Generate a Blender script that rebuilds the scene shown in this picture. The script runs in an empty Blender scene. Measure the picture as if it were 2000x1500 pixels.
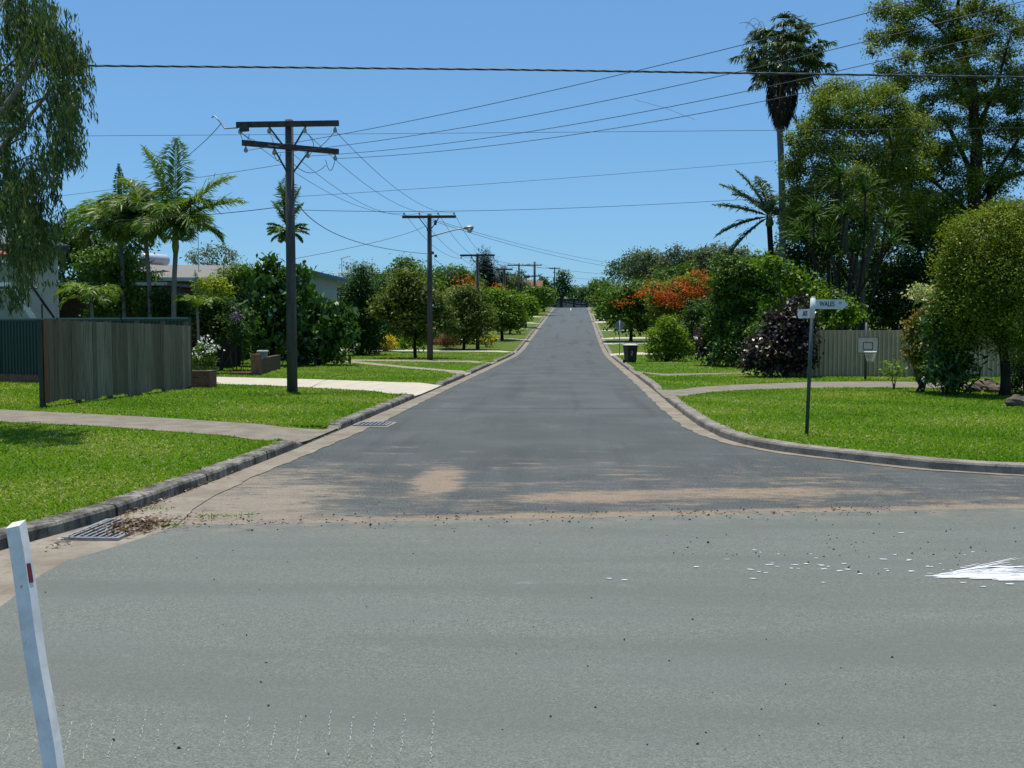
import bpy, math, random
import numpy as np
from mathutils import Vector, Matrix

# ---------------------------------------------------------------- camera, sky, sun
SC = bpy.context.scene
COL = SC.collection
F = 2000.0                      # focal length in pixels of the 2000 x 1500 photograph
CAMZ = 2.1
PITCH = math.atan(110 / F)
YAW = math.atan(116 / F)
cam_d = bpy.data.cameras.new('camera')
cam = bpy.data.objects.new('camera', cam_d)
COL.objects.link(cam)
cam.location = (0, 0, CAMZ)
cam.rotation_euler = (math.pi / 2 - PITCH, 0, YAW)
cam_d.sensor_width = 36
cam_d.lens = 36 * F / 2000
cam_d.clip_start = 0.1
cam_d.clip_end = 4000
SC.camera = cam

SUN_DIR = Vector((0.06, -0.15, -1.0)).normalized()
W = bpy.data.worlds.new('World')
SC.world = W
W.use_nodes = True
wn = W.node_tree.nodes
sky = wn.new('ShaderNodeTexSky')
sky.sky_type = 'NISHITA'
sky.sun_disc = False
sky.sun_elevation = math.asin(-SUN_DIR.z)
sky.sun_rotation = math.atan2(-SUN_DIR.x, -SUN_DIR.y)
sky.altitude = 0
sky.air_density = 1.0
sky.dust_density = 0.3
sky.ozone_density = 6.0
gam = wn.new('ShaderNodeGamma')
gam.inputs[1].default_value = 0.6
tone = wn.new('ShaderNodeMix')
tone.data_type = 'RGBA'
tone.blend_type = 'MULTIPLY'
tone.inputs[0].default_value = 1.0
tone.inputs[7].default_value = (0.89, 1.467, 1.97, 1)
W.node_tree.links.new(sky.outputs[0], gam.inputs[0])
W.node_tree.links.new(gam.outputs[0], tone.inputs[6])
W.node_tree.links.new(tone.outputs[2], wn['Background'].inputs[0])
wn['Background'].inputs[1].default_value = 0.105
sd = bpy.data.lights.new('sun', 'SUN')
sd.energy = 4.2
sd.angle = math.radians(0.5)
sd.color = (1.0, 0.965, 0.90)
sun = bpy.data.objects.new('sun', sd)
COL.objects.link(sun)
sun.rotation_euler = SUN_DIR.to_track_quat('-Z', 'Y').to_euler()
sun.location = (0, 0, 60)
SC.view_settings.view_transform = 'Standard'
SC.view_settings.look = 'None'
SC.view_settings.exposure = 0.35
SC.view_settings.gamma = 1.0
SC.cycles.max_bounces = 6
SC.cycles.diffuse_bounces = 3
SC.cycles.transmission_bounces = 4
SC.cycles.glossy_bounces = 2

# ---------------------------------------------------------------- measuring helpers
_cp, _sp, _ca, _sa = math.cos(PITCH), math.sin(PITCH), math.cos(YAW), math.sin(YAW)
FWD = np.array((-_sa * _cp, _ca * _cp, -_sp))
RGT = np.array((_ca, _sa, 0.0))
UPV = np.cross(RGT, FWD)
FH = np.array((-_sa, _ca, 0.0))
CAM = np.array((0, 0, CAMZ))

_ys = np.arange(-60, 1601, 1.0)
_sl = np.interp(_ys, [-60, 72, 92, 214, 236, 420, 460, 1600], [0, 0, .0465, .0465, -.02, -.02, 0, 0])
_zs = np.concatenate([[0], np.cumsum((_sl[1:] + _sl[:-1]) / 2)])
def prof(y):
    return np.interp(y, _ys, _zs)

def ray(px, py):
    return FWD + RGT * ((px - 1000) / F) - UPV * ((py - 750) / F)

def D(px, py, d):
    """point seen at (px, py) of the photograph at forward distance d"""
    r = ray(px, py)
    return CAM + r * (d / (r @ FH))

def G(px, py, off=0.0):
    """point of the terrain seen at (px, py)"""
    lo = 3.0
    d = 3.0
    while d < 330:
        p = D(px, py, d)
        if p[2] < prof(p[1]) + off:
            break
        lo = d
        d += 0.5
    hi = d
    for _ in range(30):
        m = (lo + hi) / 2
        p = D(px, py, m)
        if p[2] < prof(p[1]) + off:
            hi = m
        else:
            lo = m
    p = D(px, py, hi)
    p[2] = prof(p[1]) + off
    return p

def fdist(p):
    return float((np.asarray(p) - CAM) @ FH)

def zat(py, d):
    return CAMZ + (640 - py) / F * d

# ---------------------------------------------------------------- object helpers
def tag(o, label=None, cat=None, group=None, kind=None):
    if label: o['label'] = label
    if cat: o['category'] = cat
    if group: o['group'] = group
    if kind: o['kind'] = kind
    return o

def thing(name, label, cat, loc, group=None):
    o = bpy.data.objects.new(name, None)
    COL.objects.link(o)
    o.location = tuple(float(c) for c in loc)
    o.empty_display_size = 0.3
    return tag(o, label, cat, group)

def abs_loc(o):
    v = np.array(o.location)
    while o.parent:
        o = o.parent
        v = v + np.array(o.location)
    return v

def link(name, me, mat, parent=None):
    o = bpy.data.objects.new(name, me)
    COL.objects.link(o)
    if mat is not None:
        for m in (mat if isinstance(mat, (list, tuple)) else [mat]):
            me.materials.append(m)
    if parent is not None:
        o.parent = parent
    return o

class MB:
    """collects shapes in world space and links them as one mesh object"""
    def __init__(s):
        s.v = []; s.f = []; s.t = []; s.cur = 0.5
    def add(s, vs, fs):
        b = len(s.v)
        s.v.extend([tuple(float(c) for c in v) for v in vs])
        for f in fs:
            s.f.append([b + i for i in f]); s.t.append(s.cur)
    def box(s, c, size, rz=0.0, rx=0.0, ry=0.0, taper=1.0):
        c = np.asarray(c, float); x, y, z = [q / 2 for q in size]
        R = np.array((Matrix.Rotation(rz, 3, 'Z') @ Matrix.Rotation(ry, 3, 'Y') @ Matrix.Rotation(rx, 3, 'X')))
        vs = []
        for dz, k in ((-z, 1.0), (z, taper)):
            for dx, dy in ((-x, -y), (x, -y), (x, y), (-x, y)):
                vs.append(c + R @ np.array((dx * k, dy * k, dz)))
        s.add(vs, [(3, 2, 1, 0), (4, 5, 6, 7), (0, 1, 5, 4), (1, 2, 6, 5), (2, 3, 7, 6), (3, 0, 4, 7)])
    def beam(s, a, b, w, h):
        """rectangular bar from a to b"""
        a = np.asarray(a, float); b = np.asarray(b, float)
        d = (b - a) / np.linalg.norm(b - a)
        ref = np.array((0, 0, 1.0)) if abs(d[2]) < .95 else np.array((0, 1.0, 0))
        u = np.cross(d, ref); u /= np.linalg.norm(u); n = np.cross(u, d)
        vs = []
        for p in (a, b):
            for i, j in ((-1, -1), (1, -1), (1, 1), (-1, 1)):
                vs.append(p + u * (i * w / 2) + n * (j * h / 2))
        s.add(vs, [(0, 1, 2, 3), (7, 6, 5, 4), (4, 5, 1, 0), (5, 6, 2, 1), (6, 7, 3, 2), (7, 4, 0, 3)])
    def tube(s, pts, rad, n=8, cap=True):
        pts = [np.asarray(p, float) for p in pts]
        if not hasattr(rad, '__len__'): rad = [rad] * len(pts)
        vs = []; fs = []
        ref = np.array((0.31, 0.95, 0.05))
        for i, p in enumerate(pts):
            d = pts[min(i + 1, len(pts) - 1)] - pts[max(i - 1, 0)]
            d = d / (np.linalg.norm(d) + 1e-9)
            u = np.cross(d, ref)
            if np.linalg.norm(u) < 1e-3: u = np.cross(d, np.array((1.0, 0, 0)))
            u /= np.linalg.norm(u); w = np.cross(d, u)
            for k in range(n):
                a = 2 * math.pi * k / n
                vs.append(p + (u * math.cos(a) + w * math.sin(a)) * rad[i])
        for i in range(len(pts) - 1):
            for k in range(n):
                fs.append((i * n + k, i * n + (k + 1) % n, (i + 1) * n + (k + 1) % n, (i + 1) * n + k))
        if cap:
            fs.append(tuple(range(n))[::-1]); fs.append(tuple((len(pts) - 1) * n + k for k in range(n)))
        s.add(vs, fs)
    def grid(s, rows):
        nr, nc = len(rows), len(rows[0])
        s.add([p for r in rows for p in r],
              [(i * nc + j, i * nc + j + 1, (i + 1) * nc + j + 1, (i + 1) * nc + j) for i in range(nr - 1) for j in range(nc - 1)])
    def slab(s, poly, z0, z1):
        """vertical prism over a list of (x, y)"""
        n = len(poly)
        vs = [(x, y, z0) for x, y in poly] + [(x, y, z1) for x, y in poly]
        s.add(vs, [tuple(range(n))[::-1], tuple(range(n, 2 * n))] + [(i, (i + 1) % n, n + (i + 1) % n, n + i) for i in range(n)])
    def plate(s, poly3, thick):
        """a polygon in space given thickness along its normal"""
        P = [np.asarray(p, float) for p in poly3]
        nn = np.cross(P[1] - P[0], P[2] - P[0]); nn /= np.linalg.norm(nn)
        n = len(P)
        vs = [p - nn * thick / 2 for p in P] + [p + nn * thick / 2 for p in P]
        s.add(vs, [tuple(range(n))[::-1], tuple(range(n, 2 * n))] + [(i, (i + 1) % n, n + (i + 1) % n, n + i) for i in range(n)])
    def build(s, name, mat, parent=None, smooth=False):
        off = abs_loc(parent) if parent is not None else np.zeros(3)
        me = bpy.data.meshes.new(name)
        me.from_pydata([tuple(np.asarray(v) - off) for v in s.v], [], s.f)
        a = me.attributes.new('tint', 'FLOAT', 'FACE')
        a.data.foreach_set('value', np.array(s.t, 'f'))
        me.update()
        if smooth:
            me.polygons.foreach_set('use_smooth', [True] * len(me.polygons))
        return link(name, me, mat, parent)

def unit(v):
    return v / (np.linalg.norm(v, axis=-1, keepdims=True) + 1e-9)

class LV:
    """collects leaves (folded diamonds): centre, long axis, normal, length, width, tint"""
    def __init__(s): s.a = []
    def add(s, pos, ax, nr, L, Wd, tint):
        n = len(pos)
        s.a.append((np.asarray(pos), unit(np.asarray(ax)), np.asarray(nr), np.broadcast_to(L, (n,)), np.broadcast_to(Wd, (n,)), np.broadcast_to(tint, (n,))))
    def build(s, name, mat, parent=None, kind=None):
        pos = np.concatenate([q[0] for q in s.a]); ax = np.concatenate([q[1] for q in s.a]); nr = np.concatenate([q[2] for q in s.a])
        L = np.concatenate([q[3] for q in s.a])[:, None]; Wd = np.concatenate([q[4] for q in s.a])[:, None]; t = np.concatenate([q[5] for q in s.a])
        b = unit(np.cross(nr, ax)); nr = unit(np.cross(ax, b))
        if parent is not None: pos = pos - abs_loc(parent)
        n = len(pos)
        V = np.empty((n, 4, 3), 'f')
        V[:, 0] = pos - ax * L / 2
        V[:, 1] = pos + b * Wd / 2 - ax * L * .08 + nr * Wd * .18
        V[:, 2] = pos + ax * L / 2 - nr * L * .06
        V[:, 3] = pos - b * Wd / 2 - ax * L * .08 + nr * Wd * .18
        me = bpy.data.meshes.new(name)
        me.vertices.add(4 * n); me.vertices.foreach_set('co', V.ravel())
        me.loops.add(4 * n); me.loops.foreach_set('vertex_index', np.arange(4 * n, dtype='i'))
        me.polygons.add(n)
        me.polygons.foreach_set('loop_start', np.arange(0, 4 * n, 4, dtype='i'))
        a = me.attributes.new('tint', 'FLOAT', 'FACE')
        a.data.foreach_set('value', np.clip(t, 0, 1).astype('f'))
        me.update(calc_edges=True)
        me.validate()
        o = link(name, me, mat, parent)
        if kind: o['kind'] = kind
        return o

# ---------------------------------------------------------------- materials
class NT:
    """a few shader-node shortcuts"""
    def __init__(s, name):
        s.m = bpy.data.materials.new(name); s.m.use_nodes = True
        s.n = s.m.node_tree.nodes; s.l = s.m.node_tree.links
        s.b = s.n['Principled BSDF']; s.out = s.n['Material Output']
    def set(s, sock, v):
        if hasattr(v, 'is_linked') or hasattr(v, 'links'): s.l.new(v, sock)
        else: sock.default_value = v
    def pos(s):
        return s.n.new('ShaderNodeNewGeometry').outputs['Position']
    def attr(s, name='tint'):
        a = s.n.new('ShaderNodeAttribute'); a.attribute_name = name
        return a.outputs['Fac']
    def scale(s, vec, sc):
        m = s.n.new('ShaderNodeMapping'); s.l.new(vec, m.inputs[0]); m.inputs['Scale'].default_value = sc
        return m.outputs[0]
    def noise(s, vec, sc, det=3.0, rough=.55):
        t = s.n.new('ShaderNodeTexNoise'); s.l.new(vec, t.inputs['Vector'])
        t.inputs['Scale'].default_value = sc; t.inputs['Detail'].default_value = det; t.inputs['Roughness'].default_value = rough
        return t.outputs['Fac']
    def xyz(s, vec):
        x = s.n.new('ShaderNodeSeparateXYZ'); s.l.new(vec, x.inputs[0]); return x.outputs
    def math(s, op, a, b=0.0, c=0.0, clamp=False):
        m = s.n.new('ShaderNodeMath'); m.operation = op; m.use_clamp = clamp
        s.set(m.inputs[0], a); s.set(m.inputs[1], b); s.set(m.inputs[2], c)
        return m.outputs[0]
    def map(s, v, a, b, c=0.0, d=1.0):
        m = s.n.new('ShaderNodeMapRange'); m.interpolation_type = 'SMOOTHSTEP'
        s.set(m.inputs[0], v); m.inputs[1].default_value = a; m.inputs[2].default_value = b
        m.inputs[3].default_value = c; m.inputs[4].default_value = d
        return m.outputs[0]
    def mix(s, f, a, b, mode='MIX'):
        m = s.n.new('ShaderNodeMix'); m.data_type = 'RGBA'; m.blend_type = mode
        s.set(m.inputs[0], f)
        s.set(m.inputs[6], (*a, 1) if isinstance(a, tuple) else a)
        s.set(m.inputs[7], (*b, 1) if isinstance(b, tuple) else b)
        return m.outputs[2]
    def ramp(s, f, stops):
        r = s.n.new('ShaderNodeValToRGB'); s.l.new(f, r.inputs[0])
        el = r.color_ramp.elements
        while len(el) < len(stops): el.new(0.5)
        for e, (p, c) in zip(el, stops): e.position = p; e.color = (*c, 1)
        return r.outputs[0]
    def bump(s, h, strength=.3, dist=.01):
        b = s.n.new('ShaderNodeBump'); s.l.new(h, b.inputs['Height'])
        b.inputs['Strength'].default_value = strength; b.inputs['Distance'].default_value = dist
        s.l.new(b.outputs[0], s.b.inputs['Normal'])
    def done(s, col, rough=.8, spec=.3, metal=0.0):
        s.set(s.b.inputs['Base Color'], (*col, 1) if isinstance(col, tuple) else col)
        s.set(s.b.inputs['Roughness'], rough)
        s.b.inputs['Specular IOR Level'].default_value = spec
        s.b.inputs['Metallic'].default_value = metal
        return s.m

def plain(name, col, var=.25, sc=6.0, rough=.7, spec=.3, metal=0.0, stretch=(1, 1, 1), tint=0.0, bump=0.0):
    t = NT(name)
    v = t.scale(t.pos(), stretch)
    f = t.noise(v, sc, 5)
    f2 = t.noise(v, sc * 7, 3)
    lo = tuple(c * (1 - var) for c in col); hi = tuple(min(1, c * (1 + var)) for c in col)
    m = t.mix(t.map(t.math('MULTIPLY_ADD', f2, .4, t.math('MULTIPLY', f, .6)), .32, .68), lo, hi)
    if tint:
        a = t.attr()
        m = t.mix(1.0, m, t.ramp(a, [(0, (1 - tint,) * 3), (1, (1 + tint * .0,) * 3)]), 'MULTIPLY')
    if bump: t.bump(f2, bump, .01)
    return t.done(m, rough, spec, metal)

def leafmat(name, stops, trans=.34, rough=.5, spec=.22):
    t = NT(name)
    c = t.ramp(t.attr(), stops)
    t.done(c, rough, spec)
    tr = t.n.new('ShaderNodeBsdfTranslucent')
    hs = t.n.new('ShaderNodeHueSaturation'); hs.inputs['Saturation'].default_value = 1.1; hs.inputs['Value'].default_value = 1.25
    t.l.new(c, hs.inputs['Color']); t.l.new(hs.outputs[0], tr.inputs[0])
    mx = t.n.new('ShaderNodeMixShader'); mx.inputs[0].default_value = trans
    t.l.new(t.b.outputs[0], mx.inputs[1]); t.l.new(tr.outputs[0], mx.inputs[2])
    t.l.new(mx.outputs[0], t.out.inputs[0])
    return t.m

def greens(d, m, l):
    return [(0.0, d), (.5, m), (1.0, l)]

LM = {
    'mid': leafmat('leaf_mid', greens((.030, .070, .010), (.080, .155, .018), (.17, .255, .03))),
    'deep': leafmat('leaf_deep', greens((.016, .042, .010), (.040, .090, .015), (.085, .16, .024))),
    'olive': leafmat('leaf_olive', greens((.042, .068, .010), (.115, .160, .024), (.25, .29, .055))),
    'rounded': leafmat('leaf_rounded', greens((.055, .085, .008), (.15, .20, .016), (.27, .33, .03))),
    'bright': leafmat('leaf_bright', greens((.05, .105, .008), (.13, .23, .014), (.25, .35, .025))),
    'lime': leafmat('leaf_lime', greens((.08, .13, .008), (.2, .28, .015), (.40, .44, .04))),
    'gum': leafmat('leaf_gum', greens((.05, .075, .028), (.11, .145, .052), (.20, .235, .09))),
    'feather': leafmat('leaf_feather', greens((.06, .095, .012), (.15, .20, .024), (.29, .34, .045))),
    'conifer': leafmat('leaf_conifer', greens((.016, .045, .012), (.042, .105, .016), (.09, .185, .025)), .15),
    'darkcon': leafmat('leaf_dark_conifer', greens((.008, .018, .010), (.018, .042, .02), (.035, .08, .03)), .1),
    'glossy': leafmat('leaf_glossy', greens((.026, .065, .010), (.058, .13, .015), (.12, .22, .028)), .22, .42, .4),
    'purple': leafmat('leaf_purple', [(0, (.010, .006, .006)), (.45, (.028, .011, .010)), (.7, (.07, .04, .03)), (.85, (.055, .075, .02)), (1, (.10, .12, .04))], .12, .36, .5),
    'yellow': leafmat('leaf_yellow', [(0, (.07, .12, .01)), (.4, (.20, .22, .01)), (.7, (.5, .40, .01)), (1, (.72, .56, .02))]),
    'croton': leafmat('leaf_croton', [(0, (.02, .05, .01)), (.4, (.06, .12, .015)), (.7, (.22, .20, .025)), (1, (.42, .13, .02))], .22, .38, .35),
    'cream': leafmat('leaf_cream', greens((.16, .24, .06), (.46, .48, .18), (.70, .66, .34))),
    'brown': leafmat('leaf_brown', greens((.10, .05, .025), (.2, .10, .045), (.3, .17, .08))),
    'orange': leafmat('flower_orange', greens((.27, .055, .010), (.42, .095, .016), (.50, .16, .03)), .3, .6, .2),
    'white': leafmat('flower_white', greens((.6, .58, .5), (.8, .8, .76), (.85, .85, .82)), .2),
    'violet': leafmat('flower_violet', greens((.06, .045, .08), (.10, .075, .13), (.15, .12, .18)), .2),
    'palm': leafmat('leaf_palm', greens((.05, .10, .010), (.13, .215, .02), (.28, .37, .055)), .35, .45, .35),
    'fan': leafmat('leaf_fan', greens((.030, .058, .014), (.07, .115, .026), (.16, .2, .06)), .2, .45, .35),
    'dead': leafmat('leaf_dead', greens((.03, .022, .014), (.065, .048, .03), (.13, .10, .065)), .1, .8, .2),
    'weep': leafmat('leaf_weeping', greens((.028, .058, .010), (.07, .118, .020), (.16, .20, .05)), .32, .4, .4),
}
BARK = plain('bark', (.085, .07, .055), .4, 9, .9, .1, stretch=(1, 1, .3), bump=.5)
BARK_DARK = plain('bark_dark', (.035, .028, .022), .4, 9, .9, .1, stretch=(1, 1, .3), bump=.5)
BARK_PALE = plain('bark_pale', (.24, .21, .17), .3, 7, .85, .15, stretch=(1, 1, .3), bump=.3)
PALMBARK = plain('palm_bark', (.17, .155, .13), .25, 10, .85, .15, stretch=(.3, .3, 3), bump=.4)
CROWNSHAFT = plain('crownshaft', (.10, .15, .05), .2, 4, .45, .4)
CONC = plain('concrete', (.40, .365, .31), .18, 3, .9, .2, bump=.2)
CONC_PALE = plain('concrete_pale', (.60, .55, .47), .10, 3, .9, .2, bump=.1)
POLEWOOD = plain('pole_wood', (.085, .08, .078), .35, 7, .9, .15, stretch=(1, 1, .12), bump=.5)
ARMWOOD = plain('arm_wood', (.07, .06, .055), .35, 8, .9, .15)
STEEL = plain('galvanised_steel', (.30, .30, .30), .2, 12, .5, .5, .5)
DARKSTEEL = plain('dark_steel', (.06, .065, .07), .2, 12, .5, .5, .3)
WIRE = plain('wire', (.035, .037, .04), .1, 3, .5, .4)
PORC = plain('porcelain', (.32, .30, .27), .2, 10, .3, .5)
WHITEP = plain('white_paint', (.78, .79, .80), .05, 5, .45, .4)
BLACKP = plain('black_paint', (.015, .015, .016), .2, 10, .5, .4)

# ---------------------------------------------------------------- setting: ground, lawns, roads, kerbs
KL = np.array([(-60, -8.5), (-20, -7.4), (0, -6.4), (8, -5.55), (9.2, -5.34), (10.6, -5.05), (12, -4.93), (14.2, -4.84), (17, -4.75), (21, -4.70), (29, -4.62), (42, -4.5),
               (70, -4.42), (115, -4.3), (205, -4.0), (340, -3.8)])
LIPL = np.array([(-60, -7.2), (-20, -6.3), (0, -5.0), (5, -4.25), (7.24, -4.22), (8.07, -4.42), (8.69, -4.55), (9.57, -4.3), (10.41, -4.15), (11.9, -4.42), (14.2, -4.46), (16.5, -4.35),
                 (19.6, -4.25), (22.6, -4.19), (35, -4.2), (49, -4.13), (115, -3.9), (205, -3.6), (340, -3.4)])
KR = np.array([(13.6, 70), (13.9, 20), (14.15, 11), (14.4, 8), (14.86, 6.43), (15.37, 5.36), (15.9, 4.80), (16.43, 4.33), (17.0, 3.86), (17.59, 3.44), (18.41, 3.1), (19.5, 2.86), (21.7, 2.72), (24.7, 2.69),
               (29, 2.70), (36, 2.76), (67, 2.82), (110, 3.0), (210, 3.6), (340, 3.9)])
# kerb crossings (y0, y1) where a driveway or path meets the road
CROSS_L = [(17.9, 20.4), (30.4, 35.7), (43.6, 45.6), (57.5, 61), (80, 83), (98.5, 101), (122, 125), (137, 139.5), (160, 163)]
CROSS_R = [(29.6, 34.0), (44.5, 50.0), (73, 80), (93, 96), (101, 103.5), (117, 119), (139, 145), (147, 151), (170, 174)]
def kerb_h(y, side):
    h = 0.15
    for a, b in (CROSS_L if side < 0 else CROSS_R):
        if a - .55 < y < b + .55:
            t = 0.0 if a <= y <= b else min(1.0, (a - y if y < a else y - b) / .55)
            h = min(h, 0.035 + (0.15 - 0.035) * t)
    return h

def densify(P, lo, hi, side):
    ys = set(np.round(np.concatenate([np.arange(lo, 13, .5), np.arange(13, 23, .2), np.arange(23, 72, .5), np.arange(72, 130, 1), np.arange(130, 341, 2.5)]), 2))
    for a, b in (CROSS_L if side < 0 else CROSS_R):
        ys |= {a - .55, a - .2, a, b, b + .2, b + .55}
    ys = np.array(sorted(y for y in ys if lo <= y <= hi))
    return ys, np.interp(ys, P[:, 0], P[:, 1])

YL, XL = densify(KL, -40, 340, -1)
YR0, XR0 = densify(KR, 13.6, 340, 1)
def offset_line(X, Y, o):
    P = np.stack([X, Y], 1); T = np.gradient(P, axis=0); T = unit(T)
    return P + np.stack([T[:, 1], -T[:, 0]], 1) * o      # to the right of travel
KBL = offset_line(XL, YL, -.27)
KBR = offset_line(XR0, YR0, .27)
def lawn_z(x, y, side):
    B = KBL if side < 0 else KBR
    d = abs(x - np.interp(y, B[:, 1], B[:, 0]))
    t = min(1.0, d / 1.2)
    return float(prof(y)) + kerb_h(y, side) * (1 - t) + 0.13 * t - .01

_ky = np.arange(-60, 342, .05)
_kh = {s: np.array([kerb_h(y, s) for y in _ky]) for s in (-1, 1)}
def lawn_zv(x, y, side):
    B = KBL if side < 0 else KBR
    t = np.minimum(1.0, np.abs(x - np.interp(y, B[:, 1], B[:, 0])) / 1.2)
    return prof(y) + np.interp(y, _ky, _kh[side]) * (1 - t) + .13 * t - .01

m = NT('grass_ground')
p = m.pos()
f1 = m.noise(p, .35, 4, .6); f2 = m.noise(p, 3.5, 4, .6); f3 = m.noise(p, 55, 3, .7)
c = m.mix(m.map(f1, .35, .68), (.056, .132, .008), (.108, .158, .014))
c = m.mix(m.math('MULTIPLY', m.map(f2, .50, .66), .75), c, (.15, .16, .04))
c = m.mix(m.map(f3, .3, .72), m.mix(.35, c, (.022, .05, .005)), c)
c = m.mix(m.math('MULTIPLY', m.map(m.noise(p, 14, 4, .7), .66, .78), .5), c, (.20, .17, .075))
# a little redder, drier turf up the rise
yy = m.xyz(p)[1]
c = m.mix(m.map(yy, 45, 100, 0, .45), c, (.105, .118, .032))
m.bump(f3, .8, .03)
GRASSM = m.done(c, .9, .1)

mb = MB()
xs = [-900, -300, -120, -60, -30, -12, 0, 12, 30, 60, 120, 300, 900]
mb.grid([[(x, y, prof(y) - .16) for x in xs] for y in list(np.arange(-60, 340, 4)) + [360, 400, 460, 600, 900, 1400]])
tag(mb.build('ground', GRASSM), kind='structure')

offs = [0, .3, .7, 1.2, 2.5, 5, 9, 15, 24, 40, 70, 140]
mb = MB()
mb.grid([[(bx - o, by, lawn_z(bx - o, by, -1)) for o in offs] for bx, by in KBL])
mb.build('lawn', GRASSM, smooth=True)['kind'] = 'structure'
mb = MB()
mb.grid([[(bx + o, by, lawn_z(bx + o, by, 1)) for o in offs] for bx, by in KBR])
mb.build('lawn', GRASSM, smooth=True)['kind'] = 'structure'

# ---- old road with sand washed over its near end
m = NT('old_asphalt')
p = m.pos(); X, Y, Z = m.xyz(p)
sp = m.noise(p, 42, 4, .8); sp2 = m.noise(p, 22, 4, .7); big = m.noise(p, .5, 3, .5)
c = m.ramp(sp, [(.38, (.030, .034, .033)), (.5, (.070, .078, .075)), (.64, (.17, .175, .16))])
c = m.mix(m.map(big, .35, .7), c, m.mix(.4, c, (.125, .135, .13)))
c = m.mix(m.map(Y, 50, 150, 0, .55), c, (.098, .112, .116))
# wheel tracks and patches
wt = m.noise(m.scale(p, (1.2, .05, 1)), 1.0, 3)
c = m.mix(m.math('MULTIPLY', m.map(wt, .5, .7), .4), c, (.046, .05, .05))
wr = m.noise(m.scale(p, (.9, .22, 1)), 1.4, 5, .72)
c = m.mix(m.math('MULTIPLY', m.map(wr, .54, .70), m.map(Y, 90, 25, .1, .5)), c, (.135, .13, .118))
seam = m.math('SUBTRACT', Y, m.math('MULTIPLY_ADD', X, .172, 11.17))
n1 = m.noise(m.scale(p, (.7, 1.25, 1)), 1.1, 6, .7); n2 = m.noise(m.scale(p, (.6, 1.5, 1)), 5, 6, .78); n3 = m.noise(p, 34, 4, .8)
aseam = m.math('ABSOLUTE', seam)
band_ = m.map(aseam, .75, .18)
b2 = m.math('MULTIPLY', m.map(m.math('ABSOLUTE', m.math('SUBTRACT', seam, 1.5)), 1.0, .1, 0, .95), m.math('MULTIPLY', m.map(X, -2.2, -.2), m.map(X, 7, 2)))
left = m.math('MULTIPLY', m.map(X, -1.0, -3.9), m.map(Y, 19.5, 11.5))
track = m.math('MULTIPLY', m.map(m.math('ABSOLUTE', m.math('MULTIPLY_ADD', Y, .02, m.math('ADD', X, 1.55))), .75, .05), m.map(m.math('ABSOLUTE', m.math('SUBTRACT', Y, 13.9)), 3.4, .2))
nearm = m.map(Y, 24, 11.5, 0, .50)
M = m.math('MAXIMUM', m.math('MAXIMUM', band_, b2), m.math('MAXIMUM', m.math('MAXIMUM', left, track), nearm))
str_n = m.noise(m.scale(p, (.45, 1.8, 1)), 1.7, 6, .74)
M = m.math('MULTIPLY_ADD', m.math('MULTIPLY', m.map(str_n, .50, .68), m.map(Y, 40, 16)), .38, M)
tex = m.math('MULTIPLY_ADD', m.math('SUBTRACT', n1, .5), 1.25, m.math('MULTIPLY_ADD', m.math('SUBTRACT', n2, .5), 1.15, m.math('MULTIPLY', m.math('SUBTRACT', n3, .5), .8)))
sand = m.map(m.math('MULTIPLY_ADD', M, .86, tex), .38, .92)
c = m.mix(m.map(Y, 30, 15, 0, .22), c, m.mix(1.0, c, (.55, .54, .55), 'MULTIPLY'))
sc = m.mix(n2, (.215, .155, .10), (.34, .265, .185))
sc = m.mix(m.math('MULTIPLY', left, .75), sc, m.mix(n2, (.20, .165, .125), (.36, .305, .24)))
sc = m.mix(m.map(n3, .35, .6), m.mix(.4, sc, (.05, .04, .03)), sc)
c = m.mix(m.math('MULTIPLY', sand, .9), c, sc)
dark = m.math('MULTIPLY', m.map(m.noise(m.scale(p, (1, 1.3, 1)), 2.3, 6, .75), .60, .66), m.map(Y, 18, 12, 0, .7))
c = m.mix(dark, c, (.026, .025, .025))
m.bump(sp2, .2, .012)
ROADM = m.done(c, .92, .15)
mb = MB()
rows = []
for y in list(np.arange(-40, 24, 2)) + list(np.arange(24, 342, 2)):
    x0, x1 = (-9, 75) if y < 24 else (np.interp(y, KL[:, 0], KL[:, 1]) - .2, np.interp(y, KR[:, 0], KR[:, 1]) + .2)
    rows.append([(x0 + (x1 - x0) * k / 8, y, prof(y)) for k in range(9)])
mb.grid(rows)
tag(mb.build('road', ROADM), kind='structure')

# ---- newer grey asphalt of the crossing street
m = NT('new_asphalt')
p = m.pos(); X, Y, Z = m.xyz(p)
sp = m.math('MULTIPLY_ADD', m.noise(p, 36, 3, .8), .25, m.math('MULTIPLY', m.noise(p, 80, 4, .85), .75)); big = m.noise(m.scale(p, (.5, 1.4, 1)), .9, 4, .55)
c = m.ramp(sp, [(.38, (.078, .084, .072)), (.5, (.136, .146, .124)), (.62, (.222, .23, .198))])
c = m.mix(m.map(big, .35, .7, 0, .5), c, (.135, .144, .131))
c = m.mix(m.map(m.noise(m.scale(p, (.12, .9, 1)), 1.3, 4, .6), .40, .66, 0, .55), c, (.112, .12, .104))
c = m.mix(m.map(m.noise(m.scale(p, (.5, 1.0, 1)), 1.9, 5, .7), .63, .72, 0, .45), c, (.20, .20, .18))
c = m.mix(m.math('MULTIPLY', m.map(m.noise(p, 75, 2, .6), .70, .76), .7), c, (.46, .46, .42))
c = m.mix(m.math('MULTIPLY', m.map(m.noise(m.scale(p, (1.1, 1.1, 1)), 68, 2, .6), .68, .75), .6), c, (.035, .038, .036))
c = m.mix(m.math('MULTIPLY', m.map(m.noise(m.scale(p, (1, 1, 1)), .8, 5, .7), .62, .75), .35), c, (.115, .118, .113))
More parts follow.
